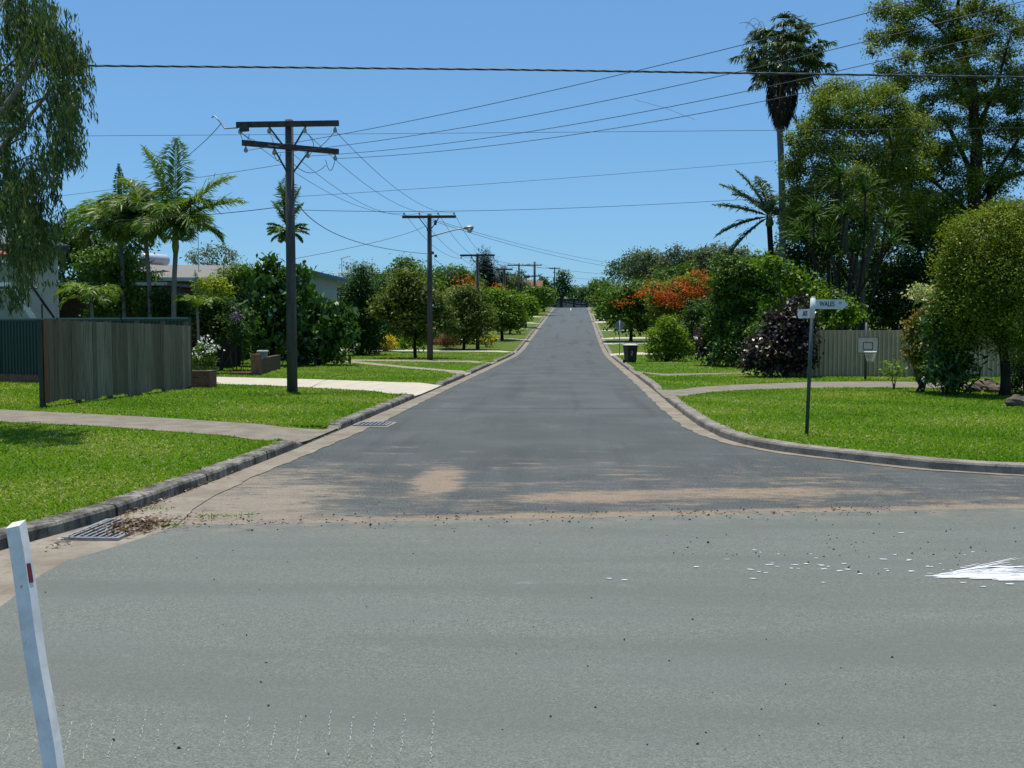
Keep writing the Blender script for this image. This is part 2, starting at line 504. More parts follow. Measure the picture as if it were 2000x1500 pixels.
c = m.mix(m.math('MULTIPLY', m.map(m.math('SUBTRACT', m.math('MULTIPLY_ADD', X, .172, 11.17), Y), .9, 0), m.map(m.noise(p, 3, 4, .7), .4, .7, 0, .6)), c, (.24, .20, .15))
NEWM = m.done(c, .95, .1)
seam_pts = [(-4.17, 10.46), (-.64, 11.05), (2.21, 11.54), (5.23, 12.07), (9, 12.4), (20, 12.4), (75, 12.2)]
sx = np.array([q[0] for q in seam_pts]); sy = np.array([q[1] for q in seam_pts])
mb = MB()
rng = np.random.default_rng(3)
cols = np.concatenate([np.linspace(-4.17, 8, 120), np.linspace(8.5, 75, 40)])
rows = []
for t in np.linspace(0, 1, 40):
    row = []
    for k, x in enumerate(cols):
        ytop = np.interp(x, sx, sy) + (.012 * math.sin(x * 9.1) + .01 * math.sin(x * 23 + 1))
        y = -40 + (ytop + 40) * (1 - (1 - t) ** 2)
        xl = np.interp(y, LIPL[:, 0], LIPL[:, 1])
        xx = xl + (x + 4.17) / 79.17 * (75 - xl) if x > -4.1 else xl
        row.append((xx if x > -4.1 else xl, y, .016))
    rows.append(row)
mb.grid(rows)
tag(mb.build('cross_road', NEWM), kind='structure')

# ---- gutters and kerbs
m = NT('gutter_concrete')
p = m.pos(); X, Y, Z = m.xyz(p)
n1 = m.noise(p, 1.3, 5, .65); n2 = m.noise(p, 9, 4, .7)
c = m.mix(m.map(n1, .3, .7), (.18, .148, .108), (.28, .242, .185))
c = m.mix(m.math('MULTIPLY', m.map(n2, .5, .7), .6), c, (.15, .125, .095))
c = m.mix(m.math('MULTIPLY', m.map(m.noise(p, 2.1, 5, .7), .58, .7), .7), c, (.085, .075, .06))
m.bump(n2, .25, .01)
GUTM = m.done(c, .9, .15)
m = NT('kerb_concrete')
p = m.pos(); X, Y, Z = m.xyz(p)
n1 = m.noise(p, 2.2, 6, .7); n2 = m.noise(m.scale(p, (6, 6, 1.0)), 2.0, 5, .7); n3 = m.noise(p, 40, 3, .7)
c = m.mix(m.map(n1, .32, .66), (.075, .07, .058), (.30, .275, .225))
c = m.mix(m.math('MULTIPLY', m.map(n2, .46, .62), .75), c, (.04, .038, .032))
c = m.mix(m.math('MULTIPLY', m.map(n3, .4, .7), .35), c, (.06, .055, .045))
jt = m.math('FRACT', m.math('MULTIPLY', Y, .41))
c = m.mix(m.map(m.math('ABSOLUTE', m.math('SUBTRACT', jt, .5)), .012, .006), c, (.02, .02, .018))
m.bump(n3, .6, .02)
KERBM = m.done(c, .92, .15)
m = NT('kerb_concrete_clean')
p = m.pos()
n1 = m.noise(p, 2.2, 6, .7); n3 = m.noise(p, 40, 3, .7)
c = m.mix(m.map(n1, .32, .66), (.15, .13, .105), (.30, .27, .225))
c = m.mix(m.math('MULTIPLY', m.map(n3, .4, .7), .4), c, (.09, .08, .065))
c = m.mix(m.math('MULTIPLY', m.map(m.noise(p, 5, 5, .7), .57, .65), .6), c, (.07, .055, .04))
m.bump(n3, .5, .02)
KERBM2 = m.done(c, .92, .15)

def kerb(X, Y, side, mat, name='kerb'):
    mb = MB()
    s = 1 if side > 0 else -1
    lines = [(0.0, lambda h: -.05), (.012, lambda h: h * .75), (.03, lambda h: h * .95), (.06, lambda h: h), (.27, lambda h: h + .005), (.272, lambda h: -.12)]
    L = [offset_line(X, Y, o * s) for o, _ in lines]
    rng = np.random.default_rng(5)
    rows = []
    for i in range(len(X)):
        j = rng.normal(0, .006)
        h = kerb_h(Y[i], side) + rng.normal(0, .004)
        rows.append([(L[k][i, 0] + (j if k < 4 else 0), L[k][i, 1], prof(L[k][i, 1]) + lines[k][1](h)) for k in range(len(lines))])
    mb.grid(rows)
    return tag(mb.build(name, mat), kind='structure')
kerb(XL, YL, -1, KERBM)
kerb(XR0, YR0, 1, KERBM2)
mb = MB()
rows = []
for x, y in zip(XL, YL):
    lx = np.interp(y, LIPL[:, 0], LIPL[:, 1]) + .02 * math.sin(y * 5.3) + .012 * math.sin(y * 17)
    rows.append([(x - .01, y, prof(y) + .012), (x + (lx - x) * .5, y, prof(y) + .006), (lx, y, prof(y) + .009)])
mb.grid(rows)
tag(mb.build('gutter', GUTM), kind='structure')
mb = MB()
rows = []
L0 = offset_line(XR0, YR0, .01)
for i in range(len(XR0)):
    w = np.interp(YR0[i], [13, 15, 17.5, 19.5, 21, 26, 40, 340], [.12, .14, .16, .24, .34, .37, .37, .34]) + .03 * math.sin(YR0[i] * 4.1) + .02 * math.sin(YR0[i] * 11)
    P1 = offset_line(XR0[max(0, i - 1):i + 2], YR0[max(0, i - 1):i + 2], -w)
    q = P1[min(1, len(P1) - 1)] if i > 0 else P1[0]
    rows.append([(L0[i, 0], L0[i, 1], prof(YR0[i]) + .011), (q[0], q[1], prof(q[1]) + .008)])
mb.grid(rows)
tag(mb.build('gutter', GUTM), kind='structure')

# ---- driveways and paths
DRIVE_A = plain('driveway_concrete', (.20, .172, .130), .22, 2.2, .9, .15, bump=.3)
DRIVE_B = plain('driveway_concrete_pale', (.46, .41, .31), .10, 2.2, .9, .15, bump=.2)
drive_polys = []
def drive(far, near, side, mat, name='driveway', lift=.016):
    a = [G(*q, .12) for q in far]; b = [G(*q, .12) for q in near]
    drape(a, b, side, mat, name, lift)
def resample(P, n):
    P = np.asarray(P)[:, :2]
    s = np.concatenate([[0], np.cumsum(np.linalg.norm(np.diff(P, axis=0), axis=1))])
    t = np.linspace(0, s[-1], n)
    return np.stack([np.interp(t, s, P[:, 0]), np.interp(t, s, P[:, 1])], 1)
def drape(a, b, side, mat, name, lift):
    A = resample(a, 60); B = resample(b, 60)
    drive_polys.append(np.concatenate([A, B[::-1]]))
    mb = MB()
    mb.grid([[(*(A[i] + (B[i] - A[i]) * k / 6), lawn_z(*(A[i] + (B[i] - A[i]) * k / 6), side) + (lift if 0 < k < 6 else lift - .002)) for k in range(7)] for i in range(60)])
    tag(mb.build(name, mat), kind='structure')
def band(y0, y1, x1, side, mat, name='driveway', skew=0.0):
    B = KBL if side < 0 else KBR
    xa = np.interp((y0 + y1) / 2, B[:, 1], B[:, 0]) - .25 * side
    drape([(xa, y1), (x1, y1 + skew)], [(xa, y0), (x1, y0 + skew)], side, mat, name, .016)
xb = lambda y, s: np.interp(y, (KBL if s < 0 else KBR)[:, 1], (KBL if s < 0 else KBR)[:, 0]) - s * .25
a = [(xb(20.4, -1), 20.5), *[G(*q, .13)[:2] for q in [(560, 832), (300, 815), (0, 800), (-400, 785)]]]
b = [(xb(17.9, -1), 17.8), *[G(*q, .13)[:2] for q in [(545, 858), (440, 851), (200, 833), (0, 824), (-400, 812)]]]
drape(a, b, -1, DRIVE_A, 'driveway', .016)
a = [(xb(35.7, -1), 35.8), *[G(*q, .13)[:2] for q in [(600, 740.5), (420, 736), (300, 734)]]]
b = [(xb(30.4, -1), 30.3), *[G(*q, .13)[:2] for q in [(620, 758), (520, 753), (420, 750), (300, 748)]]]
drape(a, b, -1, DRIVE_B, 'driveway', .016)
PATHM = plain('path_gravel', (.27, .235, .165), .25, 4, .95, .1)
a = [(xb(45.2, -1), 45.6), *[G(*q, .13)[:2] for q in [(800, 716), (690, 705), (640, 701)]]]
b = [(xb(43.8, -1), 44.2), *[G(*q, .13)[:2] for q in [(800, 720), (690, 709), (640, 705)]]]
drape(a, b, -1, PATHM, 'path', .016)
band(57.8, 60.5, -24, -1, PATHM, 'path', 5)
band(80, 82.2, -24, -1, DRIVE_B, 'driveway', 3)
for y0, y1 in CROSS_L[5:]: band(y0, y1, -24, -1, DRIVE_B, 'driveway', 1)
a = [(xb(34.0, 1), 34.2), *[G(*q, .13)[:2] for q in [(1330, 758), (1450, 751), (1590, 746), (1700, 745), (1810, 746), (2100, 750)]]]
b = [(xb(29.6, 1), 29.4), *[G(*q, .13)[:2] for q in [(1345, 769), (1450, 762), (1590, 757.5), (1700, 757), (1810, 758), (2100, 762)]]]
drape(a, b, 1, DRIVE_A, 'driveway', .016)
a = [(xb(50, 1), 50.2), *[G(*q, .13)[:2] for q in [(1300, 730), (1430, 728), (1480, 728)]]]
b = [(xb(44.5, 1), 44.3), *[G(*q, .13)[:2] for q in [(1300, 735), (1430, 730.5), (1480, 730)]]]
drape(a, b, 1, DRIVE_A, 'driveway', .016)
band(74, 79, 16, 1, DRIVE_B, 'driveway', 2)
for y0, y1 in CROSS_R[3:]: band(y0, y1, 16, 1, DRIVE_B, 'driveway', 1)
mb = MB()
mb.grid([[(x, y, prof(y) + .006) for x in (-.2, -.1)] for y in np.arange(200, 216, 1.0)])
tag(mb.build('centre_line', WHITEP), kind='structure')

# ---- grass blades on the near lawns
rng = np.random.default_rng(11)
def inside(poly, x, y):
    c = np.zeros(len(x), bool); j = len(poly) - 1
    for i in range(len(poly)):
        xi, yi = poly[i]; xj, yj = poly[j]
        cond = ((yi > y) != (yj > y)) & (x < (xj - xi) * (y - yi) / (yj - yi + 1e-12) + xi)
        c ^= cond; j = i
    return c
def blades(side, n, x0, x1, y0, y1):
    x = rng.uniform(x0, x1, n * 6); y = y0 + (y1 - y0) * rng.random(n * 6) ** 1.35
    B = KBL if side < 0 else KBR
    xbk = np.interp(y, B[:, 1], B[:, 0])
    edge = (x - xbk) * side
    ok = edge > -.02 - .05 * rng.random(n * 6) ** 3
    d = np.hypot(x, y)
    sx_ = 1000 + F * ((x * _ca + y * _sa) / (-x * _sa + y * _ca))
    ok &= (sx_ > -150) & (sx_ < 2150) & (rng.random(n * 6) < np.clip((13 / d) ** 1.2, .05, 1))
    for P in drive_polys:
        ok &= ~inside(P, x, y)
    x = x[ok][:n]; y = y[ok][:n]; d = d[ok][:n]; edge = edge[ok][:n]
    z = lawn_zv(x, y, side)
    k = len(x)
    near_e = np.clip(1.5 - edge / .35, 1, 1.5)
    L = rng.uniform(.028, .055, k) * (1 + d / 45) * near_e
    ax = np.stack([rng.normal(0, 1.0, k), rng.normal(0, 1.0, k), np.ones(k)], 1)
    nr = np.stack([rng.normal(0, .6, k), rng.normal(0, .6, k), np.ones(k)], 1)
    patch = .5 + .22 * np.sin(x * .9 + 1.3 * np.sin(y * .7)) * np.sin(y * .8 + x * .3)
    t = np.clip(patch + rng.normal(0, .16, k) + (rng.random(k) < .035) * .5, 0, 1)
    return np.stack([x, y, z + L * .3], 1), ax, nr, L, .010 + d * .0006, t
gm = leafmat('grass_blade', [(0, (.052, .138, .006)), (.4, (.105, .232, .010)), (.7, (.185, .29, .020)), (.86, (.32, .345, .07)), (1, (.52, .46, .24))], .45, .6, .15)
lv = LV()
lv.add(*blades(-1, 120000, -30, -4.5, 7, 40))
lv.add(*blades(1, 110000, 2.5, 30, 14, 44))
lv.add(*blades(-1, 34000, -34, -4.5, 40, 78))
lv.add(*blades(1, 26000, 2.5, 26, 44, 78))
lv.build('grass', gm, kind='stuff')

# ---------------------------------------------------------------- things on and beside the road
rng = np.random.default_rng(21)
def on_lawn(px, py):
    return G(px, py, .12)
def ground_at(p):
    side = -1 if p[0] < -1 else 1
    return lawn_z(p[0], p[1], side)

# white guide post
T = D(31, 1029, 4.75); B = D(112, 1566, 4.55); B[2] = .0
t = thing('guide_post', 'white wooden guide post leaning in the foreground with a red reflector', 'guide post', B)
ax = (T - B) / np.linalg.norm(T - B)
u0 = np.array((1.0, -.03, 0)); u0 -= ax * (u0 @ ax); u0 /= np.linalg.norm(u0); w0 = np.cross(ax, u0)
m = NT('weathered_white_paint'); p = m.pos()
n1 = m.noise(p, 9, 5, .7); n2 = m.noise(m.scale(p, (1, 1, .25)), 40, 4, .7)
c = m.mix(m.map(n1, .35, .7), (.80, .77, .71), (.64, .62, .57))
c = m.mix(m.map(n2, .66, .72, 0, .8), c, (.22, .20, .18))
m.bump(n2, .2, .004)
POSTM = m.done(c, .5, .4)
mb = MB()
rings = []
for k, z in enumerate(np.linspace(-.1, 1, 9)):
    wob = .004 * math.sin(z * 9)
    s_ = 1.0 if k < 8 else .97
    sl = .026 if k == 8 else 0.0
    rings.append([B + (T - B) * z + u0 * (a * .034 * s_ + wob) + w0 * (b * .032 * s_) + ax * sl * max(b, 0) for a, b in ((-1, -1), (1, -1), (1, 1), (-1, 1))])
vs = [q for r in rings for q in r]
fs = [(i * 4 + j, i * 4 + (j + 1) % 4, i * 4 + 4 + (j + 1) % 4, i * 4 + 4 + j) for i in range(8) for j in range(4)] + [(32, 33, 34, 35)]
mb.add(vs, fs)
mb.build('post', POSTM, t)
RED = plain('red_reflector', (.17, .02, .03), .2, 30, .25, .5)
mb = MB()
cpt = B + (T - B) * .815
mb.plate([cpt + u0 * .0375 + w0 * (-.026) - ax * .045, cpt + u0 * .0375 + w0 * .008 - ax * .045, cpt + u0 * .0375 + w0 * .008 + ax * .045, cpt + u0 * .0375 - w0 * .026 + ax * .045], .004)
mb.build('reflector', RED, t)

# drain grates
def grate(x0, y0, y1, w, label, along, n):
    t = thing('drain_grate', label, 'drain', (x0 + w / 2, (y0 + y1) / 2, .02))
    mb = MB()
    f = .045
    mb.box((x0 + f / 2, (y0 + y1) / 2, .022), (f, y1 - y0, .03)); mb.box((x0 + w - f / 2, (y0 + y1) / 2, .022), (f, y1 - y0, .03))
    mb.box((x0 + w / 2, y0 + f / 2, .0225), (w - 2 * f, f, .03)); mb.box((x0 + w / 2, y1 - f / 2, .0225), (w - 2 * f, f, .03))
    mb.build('frame', STEEL, t)
    mb = MB(); mb.box((x0 + w / 2, (y0 + y1) / 2, .0145), (w - .02, y1 - y0 - .02, .006)); mb.build('pit_shade', BLACKP, t)  # flat black plate stands in for the shade in the hollow below
    for k in range(n):
        mb = MB()
        if along:
            mb.box((x0 + f + (w - 2 * f) * (k + .5) / n, (y0 + y1) / 2, .03), ((w - 2 * f) / n * .36, y1 - y0 - 2 * f, .02))
        else:
            mb.box((x0 + w / 2, y0 + f + (y1 - y0 - 2 * f) * (k + .5) / n, .03), (w - 2 * f, (y1 - y0 - 2 * f) / n * .42, .02))
        mb.build('bar', STEEL, t)
    return t
grate(-5.02, 9.72, 10.72, .58, 'steel drain grate with long bars half covered in dead leaves at the near kerb', True, 7)
grate(-4.64, 21.45, 22.2, .72, 'small steel drain grate beside the stained kerb past the first driveway', True, 7)
mb = MB()
mb.slab([(-4.72, 21.25), (-3.86, 21.2), (-3.83, 22.4), (-4.7, 22.45)], .0, .0135)
tag(mb.build('gutter_apron', GUTM), kind='structure')
LITM = leafmat('dead_leaf_litter', [(0, (.06, .035, .02)), (.5, (.16, .095, .05)), (.85, (.28, .19, .11)), (1, (.5, .46, .4))], .1, .8, .2)
lv = LV()
n = 520
cx = np.concatenate([rng.normal(-4.55, .13, n), rng.normal(-4.9, .04, 150), rng.normal(-4.35, .25, 80)])
cy = np.concatenate([rng.normal(10.35, .22, n), rng.uniform(9.2, 14.5, 150), rng.normal(10.6, .3, 80)])
pk = np.clip(1 - np.hypot((cx + 4.5) / .25, (cy - 10.35) / .35), 0, 1)
k = len(cx)
lv.add(np.stack([cx, cy, .035 + rng.random(k) * .07 * pk + .004], 1), rng.normal(0, 1, (k, 3)) * (1, 1, .35), rng.normal(0, .4, (k, 3)) + (0, 0, 1), rng.uniform(.035, .09, k), rng.uniform(.015, .035, k), rng.random(k))
lv.build('leaf_litter', LITM, kind='stuff')
# weeds at the gutter edge
lv = LV()
for (wx, wy, nn, rr) in ((-3.98, 10.95, 60, .10), (-4.25, 10.42, 40, .08), (-3.7, 11.0, 30, .12), (-4.75, 11.4, 25, .1)):
    lv.add(np.stack([rng.normal(wx, rr, nn), rng.normal(wy, rr * .6, nn), np.full(nn, .035)], 1), rng.normal(0, .7, (nn, 3)) + (0, 0, .5), rng.normal(0, 1, (nn, 3)), rng.uniform(.03, .07, nn), .012, rng.uniform(.2, .6, nn))
lv.build('weeds', gm, kind='stuff')

# loose stones on the new asphalt
mb = MB()
for k in range(330):
    if k < 60:
        p = G(rng.uniform(1300, 2000), rng.normal(1075, 22)); r = rng.uniform(.005, .012)
    elif k < 120:
        p = G(rng.uniform(60, 2000), rng.uniform(1040, 1480)); r = rng.uniform(.004, .009)
    else:
        x_ = rng.uniform(-4, 4); p = np.array((x_, 11.2 + .17 * x_ + rng.normal(0, .25), 0)); r = rng.uniform(.005, .014)
    q = rng.normal(0, 1, (6, 3)) * .25
    o6 = np.array([(1, 0, 0), (-1, 0, 0), (0, 1, 0), (0, -1, 0), (0, 0, .8), (0, 0, -.8)]) + q
    mb.cur = rng.random()
    mb.add([p + (0, 0, .016 + r * .6) + o * r for o in o6], [(0, 2, 4), (2, 1, 4), (1, 3, 4), (3, 0, 4), (2, 0, 5), (1, 2, 5), (3, 1, 5), (0, 3, 5)])
m = NT('stones'); m.done(m.ramp(m.attr(), [(0, (.018, .018, .02)), (.7, (.035, .034, .034)), (1, (.10, .09, .075))]), .8, .3)
tag(mb.build('gravel', m.m), kind='stuff')

# white paint splashed over the new asphalt
def blot(mb, p, L, wd, ang, z):
    n = 14
    ca, sa_ = math.cos(ang), math.sin(ang)
    pts = []
    for k in range(n):
        a = 2 * math.pi * k / n
        rr = 1 + rng.normal(0, .16)
        x_, y_ = math.cos(a) * L / 2 * rr, math.sin(a) * wd / 2 * rr
        pts.append((p[0] + x_ * ca - y_ * sa_, p[1] + x_ * sa_ + y_ * ca, z))
    mb.add(pts, [tuple(range(n))])
mb = MB()
zc = .019
O = G(1815, 1130)
for k in range(150):
    a = rng.beta(1.1, 2.2) * .82 - .06
    s0 = rng.uniform(0, .7); ln = rng.uniform(.12, .75)
    w_ = rng.uniform(.003, .014) * (1.8 if a < .12 else 1)
    mid = O + np.array((math.cos(a), math.sin(a), 0)) * (s0 + ln / 2)
    zc += .00003
    blot(mb, mid, ln, w_, a + rng.normal(0, .05), zc)
for (px, py, L_, w_) in ((1880, 1132, .42, .05), (1920, 1128, .5, .06), (1960, 1135, .5, .05), (1990, 1138, .45, .04), (1850, 1130, .3, .03), (1960, 1112, .4, .035)):
    zc += .00003; blot(mb, G(px, py), L_, w_, .05, zc)
mb_main = mb
for k in range(42):
    px = rng.uniform(1390, 1980); py = 1115 + rng.normal(0, 14) + (px - 1800) * .02
    zc += .00002; blot(mb, G(px, py), rng.uniform(.02, .06), rng.uniform(.008, .02), rng.normal(0, .2), zc)
for (px, py) in ((1360, 1112), (1502, 1108), (1553, 1108), (1575, 1106), (1605, 1109), (1640, 1120), (1655, 1117), (1680, 1126), (1725, 1097), (1760, 1045), (1920, 1151), (1972, 1146), (1190, 1135), (1220, 1138)):
    zc += .00002; blot(mb, G(px, py), rng.uniform(.04, .08), rng.uniform(.012, .025), rng.normal(0, .15), zc)
tag(mb.build('paint_spill', WHITEP), 'white paint splashed across the grey asphalt with drips trailing to the left', 'paint spill')
# pale scrape marks at the near edge of the asphalt
mb = MB(); zc = .0185
for k in range(17):
    px = 28 + 51 * k + rng.normal(0, 7); y0 = 1402 + rng.normal(0, 8)
    a = G(px, y0); b = G(px - 30 + px * .028, y0 + rng.uniform(60, 105))
    d_ = b - a; L_ = np.linalg.norm(d_); ang = math.atan2(d_[1], d_[0])
    for q in range(16):
        if rng.random() < .25: continue
        zc += .00001
        blot(mb, a + d_ * (q + rng.random()) / 16 + rng.normal(0, .003, 3) * (1, 1, 0), L_ * rng.uniform(.03, .07), rng.uniform(.003, .007), ang + rng.normal(0, .1), zc)
SCRM = plain('scrape_mark', (.27, .275, .265), .25, 60, .9, .2)
tag(mb.build('road_scratches', SCRM), kind='structure')
# dry sticks and clippings in the sand strip
mb = MB()
for k in range(60):
    x_ = rng.uniform(-3.9, 5); c_ = np.array((x_, 11.25 + .172 * x_ + rng.normal(0, .18), .016))
    a = rng.normal(.17, .4); d_ = np.array((math.cos(a), math.sin(a), rng.normal(0, .1))) * rng.uniform(.01, .035)
    mb.tube([c_ - d_, c_ + d_], .003, 4)
tag(mb.build('twig_litter', BARK_DARK), kind='stuff')

# ---- street name sign
base = on_lawn(1575, 851); base[2] = ground_at(base) - .02
top = D(1588, 583, fdist(base))
t = thing('street_sign', 'green street sign post leaning over the right corner lawn with two white name blades', 'street sign', base)
POSTG = plain('sign_post_paint', (.055, .075, .068), .25, 14, .5, .4, .2)
mb = MB(); mb.tube([base - (0, 0, .1), base + (top - base) * .5, top], .034, 12); mb.build('pole', POSTG, t, True)
SIGNW = plain('sign_white', (.56, .60, .58), .08, 12, .5, .4)
BLK = plain('sign_black', (.02, .022, .025), .1, 10, .6, .3)
axp = (top - base) / np.linalg.norm(top - base)
mb = MB(); mb.tube([top - axp * .36, top + axp * .01], .047, 14); mb.tube([top + axp * .01, top + axp * .03], [.049, .03], 14); mb.build('bracket', SIGNW, t, True)
def text_part(txt, size, origin, xdir, updir, mat, parent, width=None, depth=.002):
    cu = bpy.data.curves.new('lettering', 'FONT')
    cu.body = txt; cu.size = size; cu.extrude = depth; cu.align_x = 'CENTER'; cu.align_y = 'CENTER'
    cu.offset = size * .016
    tmp = bpy.data.objects.new('tmp', cu); COL.objects.link(tmp)
    bpy.context.view_layer.update()
    me = bpy.data.meshes.new_from_object(tmp.evaluated_get(bpy.context.evaluated_depsgraph_get()))
    bpy.data.objects.remove(tmp)
    me.name = 'lettering'
    x_ = np.asarray(xdir, float); x_ /= np.linalg.norm(x_); u_ = np.asarray(updir, float); u_ -= x_ * (u_ @ x_); u_ /= np.linalg.norm(u_); n_ = np.cross(x_, u_)
    co = np.empty(len(me.vertices) * 3, 'f'); me.vertices.foreach_get('co', co); co = co.reshape(-1, 3)
    sx_ = 1.0
    if width: sx_ = width / (co[:, 0].max() - co[:, 0].min())
    w_ = np.asarray(origin) + co[:, :1] * x_ * sx_ + co[:, 1:2] * u_ + co[:, 2:] * n_ - abs_loc(parent)
    me.vertices.foreach_set('co', w_.astype('f').ravel()); me.update()
    me.materials.clear()
    return link('lettering', me, mat, parent)
def blade(zoff, dirv, L_, h, label, txt, tw, tsize, xdir, sub=None):
    dv = np.asarray(dirv, float); dv /= np.linalg.norm(dv)
    c0 = top - axp * zoff
    a = c0 + dv * .04
    P = [a - axp * h / 2, a + dv * (L_ - .10) - axp * h / 2, a + dv * L_, a + dv * (L_ - .10) + axp * h / 2, a + axp * h / 2]
    mb = MB(); mb.plate([P[0], P[1], P[2], P[3], P[4]], .018)
    o = mb.build('name_blade', SIGNW, t); o['label'] = label
    xd = np.asarray(xdir, float); xd /= np.linalg.norm(xd)
    nn = np.cross(xd, axp); nn /= np.linalg.norm(nn)
    text_part(txt, tsize, a + dv * L_ * (.36 if sub else .56) + nn * .0105, xd, axp, BLK, o, tw)
    if sub: text_part(sub, tsize * .5, a + dv * L_ * .76 + nn * .0105 + axp * .02, xd, axp, BLK, o, .05)
blade(.10, (1, .16, -.012), .63, .175, 'white blade reading WALES ST pointing right', 'WALES', .285, .125, (1, .16, 0), 'ST')
blade(.27, (-.06, 1, 0), .95, .17, 'white blade reading DUKE pointing up the street', 'DUKE', .56, .125, (.02, -1, 0))

# ---- wheelie bin
b = on_lawn(1231, 710); b[2] = ground_at(b)
t = thing('wheelie_bin', 'black wheelie bin with a pale lid standing on the right verge', 'bin', b)
BINM = plain('bin_plastic', (.014, .015, .016), .2, 12, .45, .4)
LIDM = plain('bin_lid', (.62, .57, .42), .1, 6, .5, .4)
def frustum(mb, c, w0, d0, w1, d1, z0, z1, rz):
    R = np.array(Matrix.Rotation(rz, 3, 'Z')); vs = []
    for z, w_, d_ in ((z0, w0, d0), (z1, w1, d1)):
        for sx_, sy_ in ((-1, -1), (1, -1), (1, 1), (-1, 1)):
            vs.append(np.asarray(c) + R @ np.array((sx_ * w_ / 2, sy_ * d_ / 2, z)))
    mb.add(vs, [(3, 2, 1, 0), (4, 5, 6, 7), (0, 1, 5, 4), (1, 2, 6, 5), (2, 3, 7, 6), (3, 0, 4, 7)])
rz = .35
mb = MB(); frustum(mb, b, .46, .50, .60, .66, .06, .94, rz); frustum(mb, b, .65, .71, .65, .71, .94, .98, rz); mb.build('body', BINM, t)
mb = MB(); frustum(mb, b, .66, .73, .64, .70, .985, 1.03, rz); frustum(mb, b, .64, .70, .40, .44, 1.03, 1.07, rz); mb.build('lid', LIDM, t)
R_ = np.array(Matrix.Rotation(rz, 3, 'Z'))
for s_ in (-1, 1):
    c_ = b + R_ @ np.array((s_ * .26, .28, .1)); a_ = R_ @ np.array((1, 0, 0)) * .03
    mb = MB(); mb.tube([c_ - a_, c_ + a_], .1, 16); mb.build('wheel', BINM, t)
mb = MB(); mb.tube([b + R_ @ np.array((-.25, .37, .96)), b + R_ @ np.array((.25, .37, .96))], .018, 8); mb.build('handle', BINM, t)
mb = MB()
fr = b + R_ @ np.array((0, -.305, .55)); xr = R_ @ np.array((1, 0, 0))
for (dx, dz, w_, h_) in ((-.03, .10, .1, .02), (.01, .05, .02, .09), (-.03, .0, .1, .02), (-.07, -.05, .02, .09), (-.03, -.10, .1, .02)):
    mb.box(fr + xr * dx + np.array((0, 0, dz)), (w_, .012, h_), rz)
mb.build('stencil', plain('bin_stencil', (.55, .56, .55), .2, 20, .7), t)

# ---- road warning sign seen from behind
b = on_lawn(1210, 694); b[2] = ground_at(b); d_ = fdist(b)
t = thing('road_sign', 'diamond road sign seen from its bare grey back on a thin pole', 'road sign', b)
zt = zat(625, d_)
mb = MB(); mb.tube([b - (0, 0, .1), (b[0], b[1], zt - .05)], .03, 8); mb.build('pole', STEEL, t, True)
cz = zat(635, d_); r_ = .45
mb = MB(); mb.plate([(b[0] - r_ * .95, b[1] + .04, cz), (b[0], b[1] + .04, cz - r_), (b[0] + r_ * .95, b[1] + .04, cz), (b[0], b[1] + .04, cz + r_)], .006)
mb.build('plate', plain('sign_back_aluminium', (.22, .23, .235), .1, 6, .6, .4, .3), t)
for dz in (.2, -.2):
    mb = MB(); mb.box((b[0], b[1] + .025, cz + dz), (.5, .02, .04)); mb.build('bracket', STEEL, t)

# ---- timber paling fence
m = NT('weathered_palings'); p = m.pos(); a_ = m.attr()
g1 = m.noise(m.scale(p, (14, 14, .6)), 2.0, 5, .7); g2 = m.noise(m.scale(p, (22, 22, .5)), 1.5, 4, .75)
c = m.ramp(a_, [(0, (.13, .09, .055)), (.35, (.20, .152, .098)), (.7, (.29, .23, .155)), (.93, (.36, .29, .2)), (1, (.26, .12, .06))])
c = m.mix(m.map(g1, .45, .7, 0, .7), c, (.06, .052, .046)); c = m.mix(m.map(g2, .48, .68, 0, .75), c, (.05, .042, .032))
m.bump(g2, .5, .01)
PALM = m.done(c, .92, .1)
A = on_lawn(86, 796); Bp = on_lawn(371, 759)
t = thing('timber_fence', 'weathered grey timber paling fence standing on the left lawn', 'fence', (A + Bp) / 2)
dv = (Bp - A)[:2]; Lf = np.linalg.norm(dv); dv /= Lf; nv = np.array((dv[1], -dv[0]))   # nv faces the street
n = 40; cur = .5
for k in range(n):
    s0 = k / n * Lf; s1 = (k + 1) / n * Lf - .006
    if rng.random() < .6: cur = rng.uniform(.2, .72)
    mb = MB(); mb.cur = 1.0 if k == 0 else float(np.clip(cur + rng.normal(0, .08), 0, .95))
    f_ = (k + .5) / n
    zg = ground_at(A) * (1 - f_) + ground_at(Bp) * f_
    zt = 2.30 + (2.17 - 2.30) * f_ + rng.normal(0, .008)
    zb = zg + .10 + .06 * math.sin(k * .5) * (1 if k % 9 < 6 else .4) + rng.normal(0, .01) - .05 * f_
    q = A[:2] + dv * (s0 + s1) / 2 + nv * (.03 + rng.normal(0, .004))
    mb.box((*q, (zt + zb) / 2), (s1 - s0, .018, zt - zb), math.atan2(dv[1], dv[0]) + rng.normal(0, .012))
    mb.build('paling', PALM, t)
for k in range(6):
    q = A[:2] + dv * (Lf * k / 5 * .985 + .05) - nv * .06
    zg = ground_at((*q, 0))
    mb = MB(); mb.cur = .15; mb.box((*q, (zg - .2 + 2.2) / 2 + .1), (.11, .11, 2.2 - zg + .2), math.atan2(dv[1], dv[0])); mb.build('post', PALM, t)
for z in (.55, 1.75):
    mb = MB(); mb.cur = .2
    mb.beam((*(A[:2] - nv * .02), z), (*(Bp[:2] - nv * .02), z - .06), .05, .08); mb.build('rail', PALM, t)
